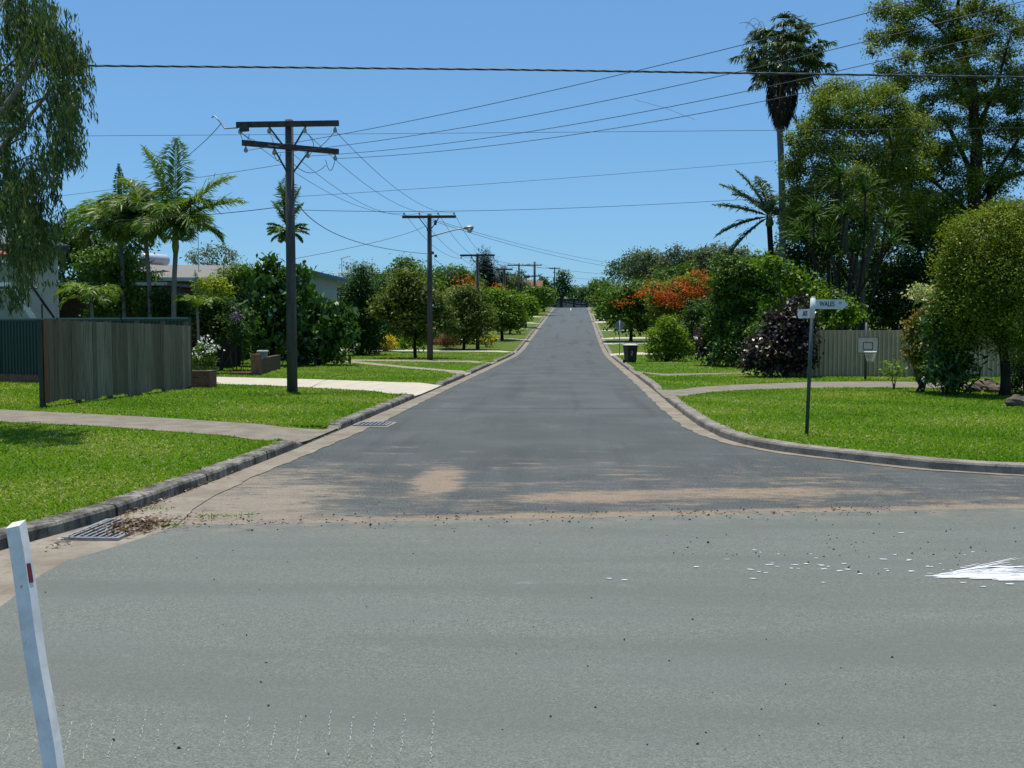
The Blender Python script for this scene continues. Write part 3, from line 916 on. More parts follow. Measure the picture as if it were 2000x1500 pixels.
mb = MB(); q = A[:2] - dv * .09; mb.box((*q, 1.2), (.07, .07, 2.2), math.atan2(dv[1], dv[0])); mb.build('end_post', plain('dark_green_post', (.012, .028, .02), .2, 8, .5, .4), t)

# ---- green steel fence behind it
GREENF = plain('green_steel', (.010, .034, .024), .15, 5, .45, .4)
GREENL = plain('green_rail', (.10, .17, .135), .1, 5, .4, .5)
C0 = on_lawn(374, 757.5); far = on_lawn(10, 746); dvx = (far - C0)[:2]; dvx /= np.linalg.norm(dvx)
C1 = C0[:2] + dvx * 34
t = thing('steel_fence', 'dark green steel sheet fence behind the timber palings', 'fence', (C0[0], C0[1], ground_at(C0)))
Lg = 34; nx = np.array((dvx[1], -dvx[0]));
if nx[1] > 0: nx = -nx
zb, zt = .42, 2.40
mb = MB(); rows = [[], []]
s_ = 0; k = 0
prf = [(0, 0), (.06, 0), (.08, .03), (.14, .03), (.16, 0)]
while s_ < Lg:
    for ds, o in prf[:-1]:
        q = C0[:2] + dvx * (s_ + ds) + nx * o
        rows[0].append((*q, zb)); rows[1].append((*q, zt))
    s_ += .16
mb.grid(rows); mb.build('sheet', GREENF, t)
mb = MB(); mb.beam((*(C0[:2] + nx * .01), zt + .02), (*(C1 + nx * .01), zt + .02), .08, .05); mb.build('top_rail', GREENL, t)
mb = MB(); mb.beam((*(C0[:2] + nx * .015), zt - .04), (*(C1 + nx * .015), zt - .04), .075, .07); mb.build('top_channel', GREENF, t)
for k in range(12):
    q = C0[:2] + dvx * (k * 3.0) + nx * .03
    mb = MB(); mb.box((*q, 1.2), (.075, .075, 2.5), math.atan2(dvx[1], dvx[0])); mb.build('post', GREENF, t)
def brickmat(name, c1, c2, mortar, sc=1.0):
    m = NT(name); p = m.pos(); X, Y, Z = m.xyz(p)
    cb = m.n.new('ShaderNodeCombineXYZ'); m.l.new(m.math('ADD', X, Y), cb.inputs[0]); m.l.new(Z, cb.inputs[1])
    bt = m.n.new('ShaderNodeTexBrick'); m.l.new(cb.outputs[0], bt.inputs['Vector'])
    bt.inputs['Color1'].default_value = (*c1, 1); bt.inputs['Color2'].default_value = (*c2, 1); bt.inputs['Mortar'].default_value = (*mortar, 1)
    bt.inputs['Scale'].default_value = 1.0; bt.inputs['Brick Width'].default_value = .24 * sc; bt.inputs['Row Height'].default_value = .086 * sc; bt.inputs['Mortar Size'].default_value = .008
    c = m.mix(m.map(m.noise(p, 6, 4, .7), .4, .7, 0, .5), bt.outputs['Color'], (.06, .04, .035))
    return m.done(c, .9, .15)
BRICKR = brickmat('red_brick', (.20, .065, .04), (.26, .10, .06), (.20, .17, .14))
BRICKO = brickmat('orange_brick', (.30, .115, .055), (.24, .085, .045), (.24, .19, .14))
BRICKB = brickmat('brown_brick', (.13, .065, .04), (.17, .085, .05), (.16, .13, .10))
mb = MB(); mb.beam((*(C0[:2] + nx * .02), .2), (*(C1 + nx * .02), .2), .14, .44); mb.build('brick_base', BRICKR, t)

# ---- brick planter and low brick wall of the second house
b = on_lawn(412, 758)
t = thing('brick_planter', 'low red brick planter at the end of the timber fence', 'planter', (b[0] - .6, b[1] + .4, ground_at(b)))
zg = ground_at(b) - .05
mb = MB()
mb.slab([(b[0] - 2.2, b[1] - .3), (b[0], b[1] - .1), (b[0] - .02, b[1] + .12), (b[0] - 2.2, b[1] - .08)], zg, zg + .62)
mb.slab([(b[0] - .2, b[1] + .125), (b[0] - .02, b[1] + .125), (b[0] + .02, b[1] + .5), (b[0] - .16, b[1] + .5)], zg, zg + .62)
mb.build('brickwork', BRICKR, t)
mb = MB(); mb.slab([(b[0] - 2.1, b[1] - .07), (b[0] - .21, b[1] + .13), (b[0] - .17, b[1] + .5), (b[0] - 2.1, b[1] + .45)], zg, zg + .5); mb.build('soil', plain('soil', (.035, .024, .016), .3, 8, .95, .1), t)
b = on_lawn(501, 733); zg = ground_at(b) - .03; d_ = fdist(b)
t = thing('brick_wall', 'low orange brick garden wall with a square end pier', 'wall', (b[0], b[1], zg))
mb = MB(); mb.box((b[0], b[1], zg + .42), (.34, .34, .90)); mb.box((b[0], b[1], zg + .89), (.40, .40, .05)); mb.build('pier', BRICKO, t)
e = on_lawn(560, 716); dvw = (e - b)[:2]; dvw /= np.linalg.norm(dvw)
mb = MB(); mb.beam((b[0] + dvw[0] * .18, b[1] + dvw[1] * .18, zg + .34), (b[0] + dvw[0] * 6.5, b[1] + dvw[1] * 6.5, zg + .34), .22, .74); mb.build('wall', BRICKB, t)
mb = MB(); mb.slab([(b[0] - 1.1, b[1] - .1), (b[0] - .18, b[1] - .22), (b[0] - .18, b[1] + .3), (b[0] - 1.1, b[1] + .35)], zg, zg + .16); mb.build('step', BRICKO, t)
c_ = np.array((b[0] + dvw[0] * 1.7, b[1] + dvw[1] * 1.7 + .02, zg + .715))
t = thing('letterbox', 'small grey metal letterbox on top of the low brick wall', 'letterbox', c_)
LBM = plain('letterbox_metal', (.22, .24, .23), .1, 9, .5, .4, .2)
mb = MB(); mb.box(c_ + (0, 0, .13), (.36, .3, .26)); mb.build('box', LBM, t)
mb = MB(); mb.box(c_ + (0, 0, .30), (.44, .38, .05), taper=.8); mb.build('lid', plain('letterbox_lid', (.30, .38, .36), .1, 9, .5), t)
mb = MB(); mb.box(c_ + (0, -.152, .17), (.22, .006, .03)); mb.build('slot', BLACKP, t)

# ---- corrugated fence and basketball hoop on the right
CORR = plain('corrugated_fence_paint', (.46, .36, .225), .12, 3, .55, .35, stretch=(1, 1, .3))
P0 = D(1535, 700, 41.6); P1 = D(2330, 700, 40.0)
t = thing('corrugated_fence', 'beige ribbed metal fence behind the basketball hoop', 'fence', ((P0[0] + P1[0]) / 2, (P0[1] + P1[1]) / 2, .12))
dc = (P1 - P0)[:2]; Lc = np.linalg.norm(dc); dc /= Lc; nc = np.array((dc[1], -dc[0]))
if nc[1] > 0: nc = -nc
rows = [[], []]; s_ = 0
while s_ < Lc:
    for ds, o in ((0, 0), (.095, 0), (.105, .075), (.165, .075)):
        q = P0[:2] + dc * (s_ + ds) + nc * o
        rows[0].append((*q, .10)); rows[1].append((*q, 2.0))
    s_ += .176
mb = MB(); mb.grid(rows); mb.build('ribbed_sheet', CORR, t)
for k in range(8):
    q = P0[:2] + dc * (k * 2.35 + .3) - nc * .04
    mb = MB(); mb.box((*q, 1.02), (.06, .05, 1.95), math.atan2(dc[1], dc[0])); mb.build('post', DARKSTEEL, t)
q = D(1690, 745, 38.6); q[2] = ground_at(q); d_ = 38.6
t = thing('basketball_hoop', 'basketball hoop on a dark pole in front of the corrugated fence', 'basketball hoop', q)
mb = MB(); mb.tube([q - (0, 0, .1), (q[0], q[1], zat(630, d_))], .05, 10); mb.build('pole', DARKSTEEL, t, True)
zc0 = (zat(658, d_) + zat(690, d_)) / 2; hb = zat(658, d_) - zat(690, d_); wb = 40 / F * d_
xo = 2 / F * d_
mb = MB(); mb.box((q[0] + xo, q[1] - .10, zc0), (wb, .03, hb)); bo = mb.build('backboard', plain('backboard_paint', (.46, .42, .33), .1, 6, .6, .3), t)
mb = MB()
def frame(mb, cx, cz, w_, h_, y, th):
    mb.box((cx, y, cz + h_ / 2 - th / 2), (w_, .008, th)); mb.box((cx, y, cz - h_ / 2 + th / 2), (w_, .008, th))
    mb.box((cx - w_ / 2 + th / 2, y, cz), (th, .008, h_ - 2 * th)); mb.box((cx + w_ / 2 - th / 2, y, cz), (th, .008, h_ - 2 * th))
frame(mb, q[0] + xo, zc0, wb, hb, q[1] - .119, .02); frame(mb, q[0] + xo, zc0 - .03, wb * .48, hb * .46, q[1] - .119, .025)
mb.build('marking', BLACKP, bo)
mb = MB()
rc = np.array((q[0] + xo + .03, q[1] - .36, zc0 - hb / 2 + .06))
ring = [rc + np.array((math.cos(a), math.sin(a), 0)) * .21 for a in np.linspace(0, 2 * math.pi, 25)]
mb.tube(ring, .022, 6, False); mb.beam(rc + (0, .21, 0), rc + (0, .25, 0), .12, .05); ro = mb.build('rim', WHITEP, t)
mb = MB()
for k in range(14):
    a = 2 * math.pi * k / 14
    for tw in (.45, -.45):
        pts = [rc + np.array((math.cos(a + tw * f_) * (.21 - .09 * f_), math.sin(a + tw * f_) * (.21 - .09 * f_), -.36 * f_)) for f_ in (0, .33, .66, 1)]
        mb.tube(pts, .007, 4, False)
mb.build('net', plain('net_cord', (.5, .48, .36), .1, 20, .9), ro)

# rocks under the round tree
ROCKM = plain('rock', (.12, .095, .075), .45, 3, .92, .15, bump=.6)  # base colour darkened for the shade beneath the tree
for k, (px, py, s_, lb) in enumerate(((1897, 761, .42, 'small pinkish rock at the left end of the rock row under the round tree'), (1922, 757, .62, 'largest brown rock of the row left of the round tree trunk'), (1945, 762, .5, 'flat topped rock touching the round tree trunk from the left'), (1990, 788, .5, 'brown rock right of the round tree trunk at the photo edge'))):
    c_ = on_lawn(px, py + 6); c_[2] = ground_at(c_) + s_ * .22
    mb = MB(); n1_, n2_ = 10, 7; rows = []
    ph = rng.uniform(0, 6, 4)
    for i in range(n2_):
        th = math.pi * i / (n2_ - 1)
        row = []
        for j in range(n1_ + 1):
            a = 2 * math.pi * (j % n1_) / n1_
            rr = s_ * .55 * (1 + .18 * math.sin(3 * a + ph[0] + 2 * th) + .12 * math.sin(5 * a + ph[1]) * math.sin(th * 2 + ph[2]))
            row.append(c_ + np.array((rr * math.sin(th) * math.cos(a) * 1.15, rr * math.sin(th) * math.sin(a), rr * .62 * math.cos(th))))
        rows.append(row)
    mb.grid(rows)
    o = mb.build('rock', ROCKM)
    tag(o, lb, 'rock', 'rocks edging the bed under the round tree')

# ---------------------------------------------------------------- utility poles and wires
XA = np.array((1.0, 0, 0)); ZA = np.array((0, 0, 1.0))
def pole(base, zt, r0, r1, label, arms, lamp=False, braces=True, n=14, top_cap=True):
    """arms: (z, half length, direction xy, insulators above?, y offset)"""
    t = thing('utility_pole', label, 'utility pole', base, 'timber power poles along the left verge')
    mb = MB(); mb.tube([base - ZA * .3, base * (1, 1, 0) + ZA * (base[2] + zt) / 2, (base[0], base[1], zt)], [r0, (r0 + r1) / 2, r1], n); mb.build('pole', POLEWOOD, t, True)
    att = []
    for (z, hl, dr, up, yo) in arms:
        dr = np.asarray(dr, float); dr /= np.linalg.norm(dr); pr = np.array((dr[1], -dr[0], 0))
        c = np.array((base[0], base[1], z)) + pr * (r1 + .06) * (1 if yo >= 0 else -1)
        mb = MB(); mb.beam(c - dr * hl, c + dr * hl, .11, .16); mb.build('crossarm', ARMWOOD, t)
        if braces:
            for s in (-1, 1):
                mb = MB(); mb.beam(c + dr * s * hl * .36 - ZA * .08, np.array((base[0], base[1], z - .72)) + dr * s * r1 * .8 + pr * .03, .025, .05); mb.build('brace', DARKSTEEL, t)
        pts = []
        for k, s in enumerate((-.93, -.36, .34, .93)):
            p = c + dr * hl * s
            mb = MB()
            if up:
                mb.tube([p + ZA * .07, p + ZA * .16], .018, 6); mb.tube([p + ZA * .14, p + ZA * .19, p + ZA * .25, p + ZA * .28], [.05, .065, .05, .03], 8); pts.append(p + ZA * .24)
            else:
                mb.tube([p - ZA * .07, p - ZA * .16], .02, 6); mb.tube([p - ZA * .13, p - ZA * .19, p - ZA * .25, p - ZA * .28], [.03, .06, .06, .02], 8); pts.append(p - ZA * .22)
            mb.build('insulator', PORC, t, True)
        att.append(pts)
    return t, att
P1b = on_lawn(571, 766); P1b[2] = ground_at(P1b); d1 = fdist(P1b)
p1, at1 = pole(P1b, zat(240, d1), .165, .125, 'nearest thick power pole with two crossarms and a bracket, on the left lawn',
               [(zat(250, d1), 1.57, (1, -.02, 0), False, 1), (zat(294, d1), 1.5, (math.cos(.60), math.sin(.60), 0), False, 1)], n=18)
top1, low1 = at1
# bent service bracket at the left end of the top arm, loose jumper loops
e = np.array((P1b[0] - 1.5, P1b[1] - .2, zat(256, d1)))
mb = MB(); bk = [e, e + (-.42, 0, -.02), e + (-.60, 0, .22), e + (-.74, 0, .36), e + (-.82, 0, .31)]; mb.tube(bk, .022, 8); mb.build('service_bracket', STEEL, p1, True)
mb = MB(); mb.beam(e + (.05, 0, -.02), e + (.3, 0, .0), .16, .2); mb.build('service_box', ARMWOOD, p1)
def loop(a, b, sag, r=.011, n=10, bulge=(0, 0, 0)):
    a = np.asarray(a, float); b = np.asarray(b, float)
    return [a + (b - a) * t_ - ZA * sag * 4 * t_ * (1 - t_) + np.asarray(bulge, float) * 4 * t_ * (1 - t_) for t_ in np.linspace(0, 1, n)]
for a_, b_, s_, bl in ((top1[0], top1[0] + (.25, .1, -.05), .3, (0, 0, 0)), (top1[0], low1[0] + (.9, .3, .15), .1, (0, -.15, 0)), (top1[1], low1[1], .0, (.1, -.2, 0)), (top1[2], low1[2], .05, (.25, -.1, 0)),
                       (top1[3], low1[2] + (-.1, 0, .1), .15, (0, 0, 0)), (low1[3], low1[3] + (-.35, .2, 0), .35, (0, 0, 0)), (low1[1], low1[1] + (.2, 0, -.02), .22, (0, 0, 0)),
                       (low1[3] + (-.3, 0, -.2), np.array((P1b[0] + .15, P1b[1] - .1, zat(325, d1))), .25, (0, 0, 0))):
    mb = MB(); mb.tube(loop(a_, b_, s_, bulge=bl), .010, 5, False); mb.build('jumper_wire', WIRE, p1, True)
P2b = on_lawn(840, 703.5); P2b[2] = ground_at(P2b)
d2 = fdist(P2b)
p2, at2 = pole(P2b, zat(420, d2), .19, .13, 'second power pole, carrying a street lamp over the road', [(zat(426, d2), 1.63, XA, True, 1)], n=14)
top2 = at2[0]
lx = [(842, 462), (855, 458), (880, 451), (898, 447), (908, 447)]
def lamp(parent, base, pts, d):
    P = [D(px, py, d) for px, py in pts]
    mb = MB(); mb.tube(P, [.045, .042, .04, .035, .03], 8); o = mb.build('lamp_arm', STEEL, parent, True)
    h = P[-1]
    mb = MB(); mb.tube([h + (-.08, 0, .04), h + (.1, 0, .06), h + (.42, 0, .05), h + (.5, 0, .0)], [.05, .12, .17, .1], 10); mb.build('lamp_head', STEEL, o, True)
    mb = MB(); mb.tube([h + (.3, 0, .0), h + (.3, 0, -.10), h + (.3, 0, -.20), h + (.3, 0, -.25)], [.165, .17, .12, .03], 12); mb.build('lamp_globe', plain('lamp_globe', (.42, .34, .28), .1, 8, .3, .5), o, True)
lamp(p2, P2b, lx, d2)
for (px, py) in ((850, 437), (851, 433), (836, 448), (851, 500), (845, 494)):
    q = D(px, py, d2 - .15); mb = MB(); mb.tube([q - ZA * .08, q + ZA * .08], .09, 8); mb.build('fuse_box', DARKSTEEL, p2)
P3b = on_lawn(933, 682); P3b[2] = ground_at(P3b); d3 = fdist(P3b)
p3, at3 = pole(P3b, zat(496, d3), .17, .12, 'third power pole rising in front of the dark pine', [(zat(500, d3), 1.43, XA, False, 1)], n=10)
def far_pole(px, pyt, d, label, arm_w, r=.15, arm_dy=4, second=None):
    b = D(px, 640, d); b[2] = prof(b[1]) + .1
    return pole(b, zat(pyt, d), r, r * .75, label, [(zat(pyt + arm_dy, d), arm_w / F * d / 2, XA, True, 1)] + ([(zat(second[0], d), second[1] / F * d / 2, XA, True, 1)] if second else []), braces=False, n=8)
p4, at4 = far_pole(985, 523, 124, 'fourth power pole beside the dark columnar conifer', 33, .20)
p5, at5 = far_pole(1013.5, 515, 152, 'tall far power pole with a wide crossarm left of the red tiled roof', 44, .17)
p6, at6 = far_pole(1019, 528, 196, 'slender far power pole standing just right of the tall wide-armed one', 19, .15)
p7, at7 = far_pole(1044, 512, 176, 'thick far power pole rising in front of the red tiled roof', 28, .26, 7, (540, 26))
p8, at8 = far_pole(1083, 522, 222, 'last power pole at the crest beside the tall round tree', 22, .17, 3)
q = D(1034, 540, 175.5); mb = MB(); mb.tube([D(1042, 540, 175.9), q], .05, 6); lo = mb.build('lamp_arm', STEEL, p7, True)
mb = MB(); mb.tube([q + (.2, 0, 0), q + (-.2, 0, 0), q + (-.8, 0, .02)], [.1, .32, .16], 8); mb.build('lamp_head', DARKSTEEL, lo, True)

def wire(a, b, sag, label, r=.010, group=None, n=26, mat=None):
    mb = MB(); mb.tube(loop(a, b, sag, n=n), r, 5, False)
    o = mb.build('power_line', mat or WIRE, None, True)
    return tag(o, label, 'power line', group)
ordn = ['leftmost', 'second from left', 'third from left', 'rightmost']
g12 = 'power lines from the nearest to the second pole'
for k in range(4):
    wire(top1[k], top2[k], (.75, .95, .75, .7)[k], f'thin power line from nearest to second pole, {ordn[k]} of the four', .009, g12)
for k in range(4):
    wire(top2[k], at3[0][k], .7, f'thin power line from second to third pole, {ordn[k]} of the four', .012, 'power lines from the second to the third pole')
for k in range(4):
    wire(at3[0][k], at4[0][k], .5, f'faint power line from third to fourth pole, {ordn[k]} of the four', .012, 'power lines from the third to the fourth pole')
for k in (0, 3):
    wire(at4[0][k], at5[0][k], .3, f'faint power line from fourth pole to tall wide-armed far pole, {"left" if k == 0 else "right"} one', .014, 'far power lines')
    wire(at5[0][k], at7[0][k], .3, f'faint power line between the tall wide-armed pole and thick far pole, {"left" if k == 0 else "right"} one', .016, 'far power lines')
    wire(at7[0][k], at8[0][k], .4, f'faint power line from thick far pole to last pole at crest, {"left" if k == 0 else "right"} one', .018, 'far power lines')
# four lines rising to the right over the side street, to a pole beside the camera
def cam_pt(xl, d, z):
    p = CAM + RGT * xl + FH * d; p[2] = z
    return p
E0 = cam_pt(14.5, 12.9, 8.35)
ed = (RGT * .72 + FH * .69)
for k, (o_, sg, dz) in enumerate(((-.75, .42, .12), (-.25, .62, -.02), (.3, .75, -.12), (.85, .78, -.2))):
    wire(low1[k], E0 + ed * o_ * 1.3 + ZA * dz, sg, ['highest of the four power lines rising to the right over the side street', 'second highest of the four power lines rising to the right', 'third highest of the four power lines rising to the right', 'lowest of the four power lines rising to the right over the side street'][k], .008, 'power lines rising to the right over the side street', 40)
# spreader between the wires
mb = MB(); mb.tube([D(1238, 194, 26.5), D(1300, 211, 26.0), D(1358, 234, 25.4)], .005, 4); tag(mb.build('wire_spacer', plain('spacer_rod', (.12, .12, .11), .1, 4, .7)), 'thin pale spacer rod slung between the rising power lines', 'wire spacer')
# heavy bundled cable crossing close in front
BUND = plain('bundled_cable', (.05, .06, .068), .2, 30, .5, .4)
mb = MB()
a = D(-1400, 128, 16.5); b = D(3400, 180, 16.5); L_ = loop(a, b, -.0, n=2)
pts = [D(px, py, 28.0) for px, py in ((-1400, 120), (-600, 121), (0, 127), (500, 131), (1000, 136), (1400, 142), (2000, 151), (2700, 160), (3400, 168))]
for ph in (0, 2.1, 4.2):
    fine = []
    for i in range(len(pts) - 1):
        for q in range(40):
            f_ = q / 40; c_ = pts[i] + (pts[i + 1] - pts[i]) * f_
            ang = (i * 40 + q) * .8 + ph
            fine.append(c_ + np.array((0, math.cos(ang), math.sin(ang))) * .017)
    mb.tube(fine, .016, 5, False)
tag(mb.build('power_line', BUND, None, True), 'thick twisted overhead cable crossing the whole view in front', 'power line')
def pxwire(pts, label, r=.01, group=None):
    """a line through points given as (px, py, distance)"""
    P = [D(*q) for q in pts]
    s = np.linspace(0, 1, len(P)); t = np.linspace(0, 1, 30)
    co = [np.polyfit(s, [p[i] for p in P], min(2, len(P) - 1)) for i in range(3)]
    mb = MB(); mb.tube([np.array([np.polyval(c, q) for c in co]) for q in t], r, 5, False)
    return tag(mb.build('power_line', WIRE, None, True), label, 'power line', group)
pxwire([(-900, 272, 46), (1000, 259, 46), (2900, 240, 46)], 'long level wire crossing the sky behind the nearest pole', .011)
pxwire([(553, 322, d1), (330, 352, 40), (112, 386, 48), (-100, 408, 55)], 'faint service wire from below the nearest pole crossarms toward the left house', .008)
pxwire([(553, 403, d1), (400, 418, 38), (150, 436, 46), (-60, 440, 52)], 'lower service wire sloping from the nearest pole behind the palms', .013)
pxwire([(578, 382, d1), (1000, 357, 37), (1420, 325, 41), (2000, 266, 47), (2300, 240, 50)], 'upper of two service wires from the nearest pole across the road to the right trees', .007)
pxwire([(578, 408, d1), (800, 414, 36), (1000, 411, 38), (1420, 392, 42), (1600, 380, 44)], 'lower of two service wires from the nearest pole across the road', .009)
pxwire([(578, 398, d1), (660, 456, 44), (740, 484, 54), (840, 496, 66.5)], 'dark sagging telephone cable between the nearest and second pole', .016)
pxwire([(848, 432, 66.6), (760, 466, 63), (560, 508, 58)], 'service wire from second pole down to the pale green house', .014)
pxwire([(845, 505, 66.6), (760, 528, 72), (690, 542, 78)], 'lower service wire from second pole down to the dark conifers', .012)
pxwire([(848, 505, 66.8), (900, 548, 77), (935, 572, 87)], 'dark telephone cable from second pole to third pole', .016)
pxwire([(848, 428, 66.6), (1000, 474, 84), (1160, 508, 104), (1260, 524, 118)], 'upper of the paired wires from second pole to the gum trees on the right', .013)
pxwire([(848, 431, 66.6), (1000, 480, 84), (1160, 515, 104), (1260, 532, 118)], 'lower of the paired wires from second pole to the gum trees on the right', .015)
pxwire([(940, 502, 87.5), (1050, 522, 110), (1220, 539, 140)], 'faint service wire from third pole across the road', .016)
pxwire([(1046, 540, 176), (1120, 543, 180), (1180, 549, 185)], 'faint service wire from thick far pole to the right hedge trees', .02)
pxwire([(432, 241, d1 - .2), (372, 300, 40), (300, 352, 48)], 'service wire dropping from the nearest pole bracket behind the tall palm', .012)

# ---------------------------------------------------------------- houses
GLASS = plain('window_glass', (.03, .04, .05), .1, 2, .08, .6)
def weatherboard(name, col):
    return plain(name, col, .07, 3, .7, .25)
def windows(parent, wall_y, specs, fm, gm_):
    for (x0, x1, z0, z1) in specs:
        mb = MB()
        th = .06
        mb.box(((x0 + x1) / 2, wall_y - .03, z1 - th / 2), (x1 - x0, .06, th)); mb.box(((x0 + x1) / 2, wall_y - .04, z0 + th / 2), (x1 - x0 + .1, .1, th))
        for x in (x0 + th / 2, (x0 + x1) / 2, x1 - th / 2): mb.box((x, wall_y - .03, (z0 + z1) / 2), (th, .06, z1 - z0 - 2 * th))
        o = mb.build('window', fm, parent)
        mb = MB(); mb.box(((x0 + x1) / 2, wall_y - .012, (z0 + z1) / 2), (x1 - x0 - .02, .012, z1 - z0 - .02)); mb.build('pane', gm_, o)
def boards(mb, x0, x1, y, z0, z1, step=.18):
    z = z0
    while z < z1:
        h = min(step, z1 - z)
        mb.add([(x0, y, z), (x1, y, z), (x1, y - .022, z), (x0, y - .022, z), (x0, y - .004, z + h), (x1, y - .004, z + h), (x0, y, z + h), (x1, y, z + h)],
               [(3, 2, 5, 4), (0, 1, 2, 3), (4, 5, 7, 6), (0, 3, 4, 6), (1, 7, 5, 2)])
        z += step
# far-left cream weatherboard house
b = D(116, 640, 46); x1 = b[0]; y1 = b[1]; x0 = x1 - 13; zg = .1; zt = zat(485, 46)
t = thing('house', 'cream weatherboard house with outside stair behind the weeping tree at far left', 'house', (x1, y1, zg))
HROT = math.radians(29)
def inv(p):
    v = np.asarray(p, float) - np.array((x1, y1, 0)); c_, s_ = math.cos(-HROT), math.sin(-HROT)
    return np.array((x1 + v[0] * c_ - v[1] * s_, y1 + v[0] * s_ + v[1] * c_, v[2]))
WBM = weatherboard('weatherboard_cream', (.50, .49, .41))
mb = MB(); mb.slab([(x0, y1), (x1, y1), (x1, y1 + 9), (x0, y1 + 9)], zg - .2, zt); boards(mb, x0, x1 - .1, y1 - .001, zg, zt)
mb.box((x1 - .045, y1 - .02, (zg + zt) / 2), (.1, .06, zt - zg)); mb.build('wall', WBM, t)
ROOFG = plain('grey_iron_roof', (.085, .10, .095), .15, 3, .5, .4)
mb = MB(); mb.plate([(x0 - .6, y1 - .9, zt + .02), (x1 + .5, y1 - .9, zt + .02), (x1 - 3.2, y1 + 4.5, zt + 1.5), (x0, y1 + 4.5, zt + 1.5)], .07)
mb.plate([(x1 + .5, y1 - .9, zt + .02), (x1 + .5, y1 + 9.9, zt + .02), (x1 - 3.2, y1 + 4.5, zt + 1.5)], .07)
mb.plate([(x1 + .5, y1 + 9.9, zt + .02), (x0 - .6, y1 + 9.9, zt + .02), (x0, y1 + 4.5, zt + 1.5), (x1 - 3.2, y1 + 4.5, zt + 1.5)], .07)
mb.build('roof', ROOFG, t)
mb = MB(); mb.box(((x0 + x1) / 2 - .05, y1 - .86, zt - .09), (x1 - x0 + .9, .03, .2)); mb.build('fascia', plain('fascia_dark', (.03, .045, .04), .1, 4, .6), t)
windows(t, y1, [(x1 - 4.6, x1 - 3.2, 3.3, 4.6), (x1 - 3.0 , x1 - 2.2, .9, 2.4), (x1 - 8, x1 - 6.4, 3.3, 4.6)], WHITEP, GLASS)
AWN = plain('red_awning', (.36, .09, .07), .1, 3, .5, .4)
a0 = inv(D(34, 498, 41.5)); mb = MB()
mb.plate([(a0[0] - 3.5, a0[1], a0[2]), (a0[0], a0[1], a0[2]), (a0[0] - .7, y1 - .03, a0[2] + .45), (a0[0] - 3.5, y1 - .03, a0[2] + .75)], .04); mb.build('awning', AWN, t)
s0 = inv(D(22, 558, 41.4)); s1 = inv(D(76, 640, 43.4))
mb = MB()
for dy in (-.05, .95): mb.beam(s0 + (0, dy, 0), s1 + (.55, dy, -.9), .05, .26)
for k in range(12):
    f_ = k / 11; c_ = s0 + (s1 + np.array((.55, 0, -.9)) - s0) * f_ + np.array((0, .45, .04)); mb.box(c_, (.28, .94, .04))
st = mb.build('staircase', WHITEP, t)
mb = MB(); mb.beam(s0 + (.15, -.08, .95), s1 + (.75, -.08, .15), .06, .09)
for f_ in (0, .33, .66, 1): 
    c_ = s0 + (s1 + np.array((.55, 0, -.9)) - s0) * f_; mb.box(c_ + (.1, -.08, .5), (.06, .05, 1.0))
mb.build('handrail', BLACKP, st)
mb = MB(); mb.box((s0[0] - 1.6, s0[1] + .45, s0[2] + .05), (3.2, 1.2, .14)); mb.box((s0[0] - 1.6, s0[1] - .12, s0[2] + .95), (3.2, .06, .08)); mb.box((s0[0] - 3.1, s0[1] + .45, s0[2] / 2), (.12, .12, s0[2])); mb.build('landing', WHITEP, t)
mb = MB(); c_ = inv(D(46, 562, 43.2)); mb.plate([c_ + (-.9, -.5, -.05), c_ + (.55, -.5, -.05), c_ + (.55, .4, .08), c_ + (-.9, .4, .08)], .05); mb.build('window_hood', DARKSTEEL, t)
t.rotation_euler = (0, 0, HROT)
# brown brick shed next door
b = D(118, 640, 50)
t = thing('garage', 'low brown brick garage with a flat roof right of the cream house', 'garage', (b[0] + 2, b[1] + 3, .1))
mb = MB(); mb.slab([(b[0] - .5, b[1]), (b[0] + 5.2, b[1]), (b[0] + 5.2, b[1] + 6), (b[0] - .5, b[1] + 6)], 0, zat(560, 50)); mb.build('wall', BRICKB, t)
mb = MB(); mb.box((b[0] + 2.35, b[1] + 3, zat(556, 50)), (6.3, 6.8, .14)); mb.build('roof', ROOFG, t)
mb = MB(); mb.box((b[0] + 2.35, b[1] - .43, zat(556, 50)), (6.3, .05, .15)); mb.build('gutter', WHITEP, t)
mb = MB(); mb.box((b[0] + 3.6, b[1] - .02, 1.15), (2.4, .05, 2.1)); mb.build('door', plain('garage_door', (.2, .18, .15), .1, 4, .6), t)
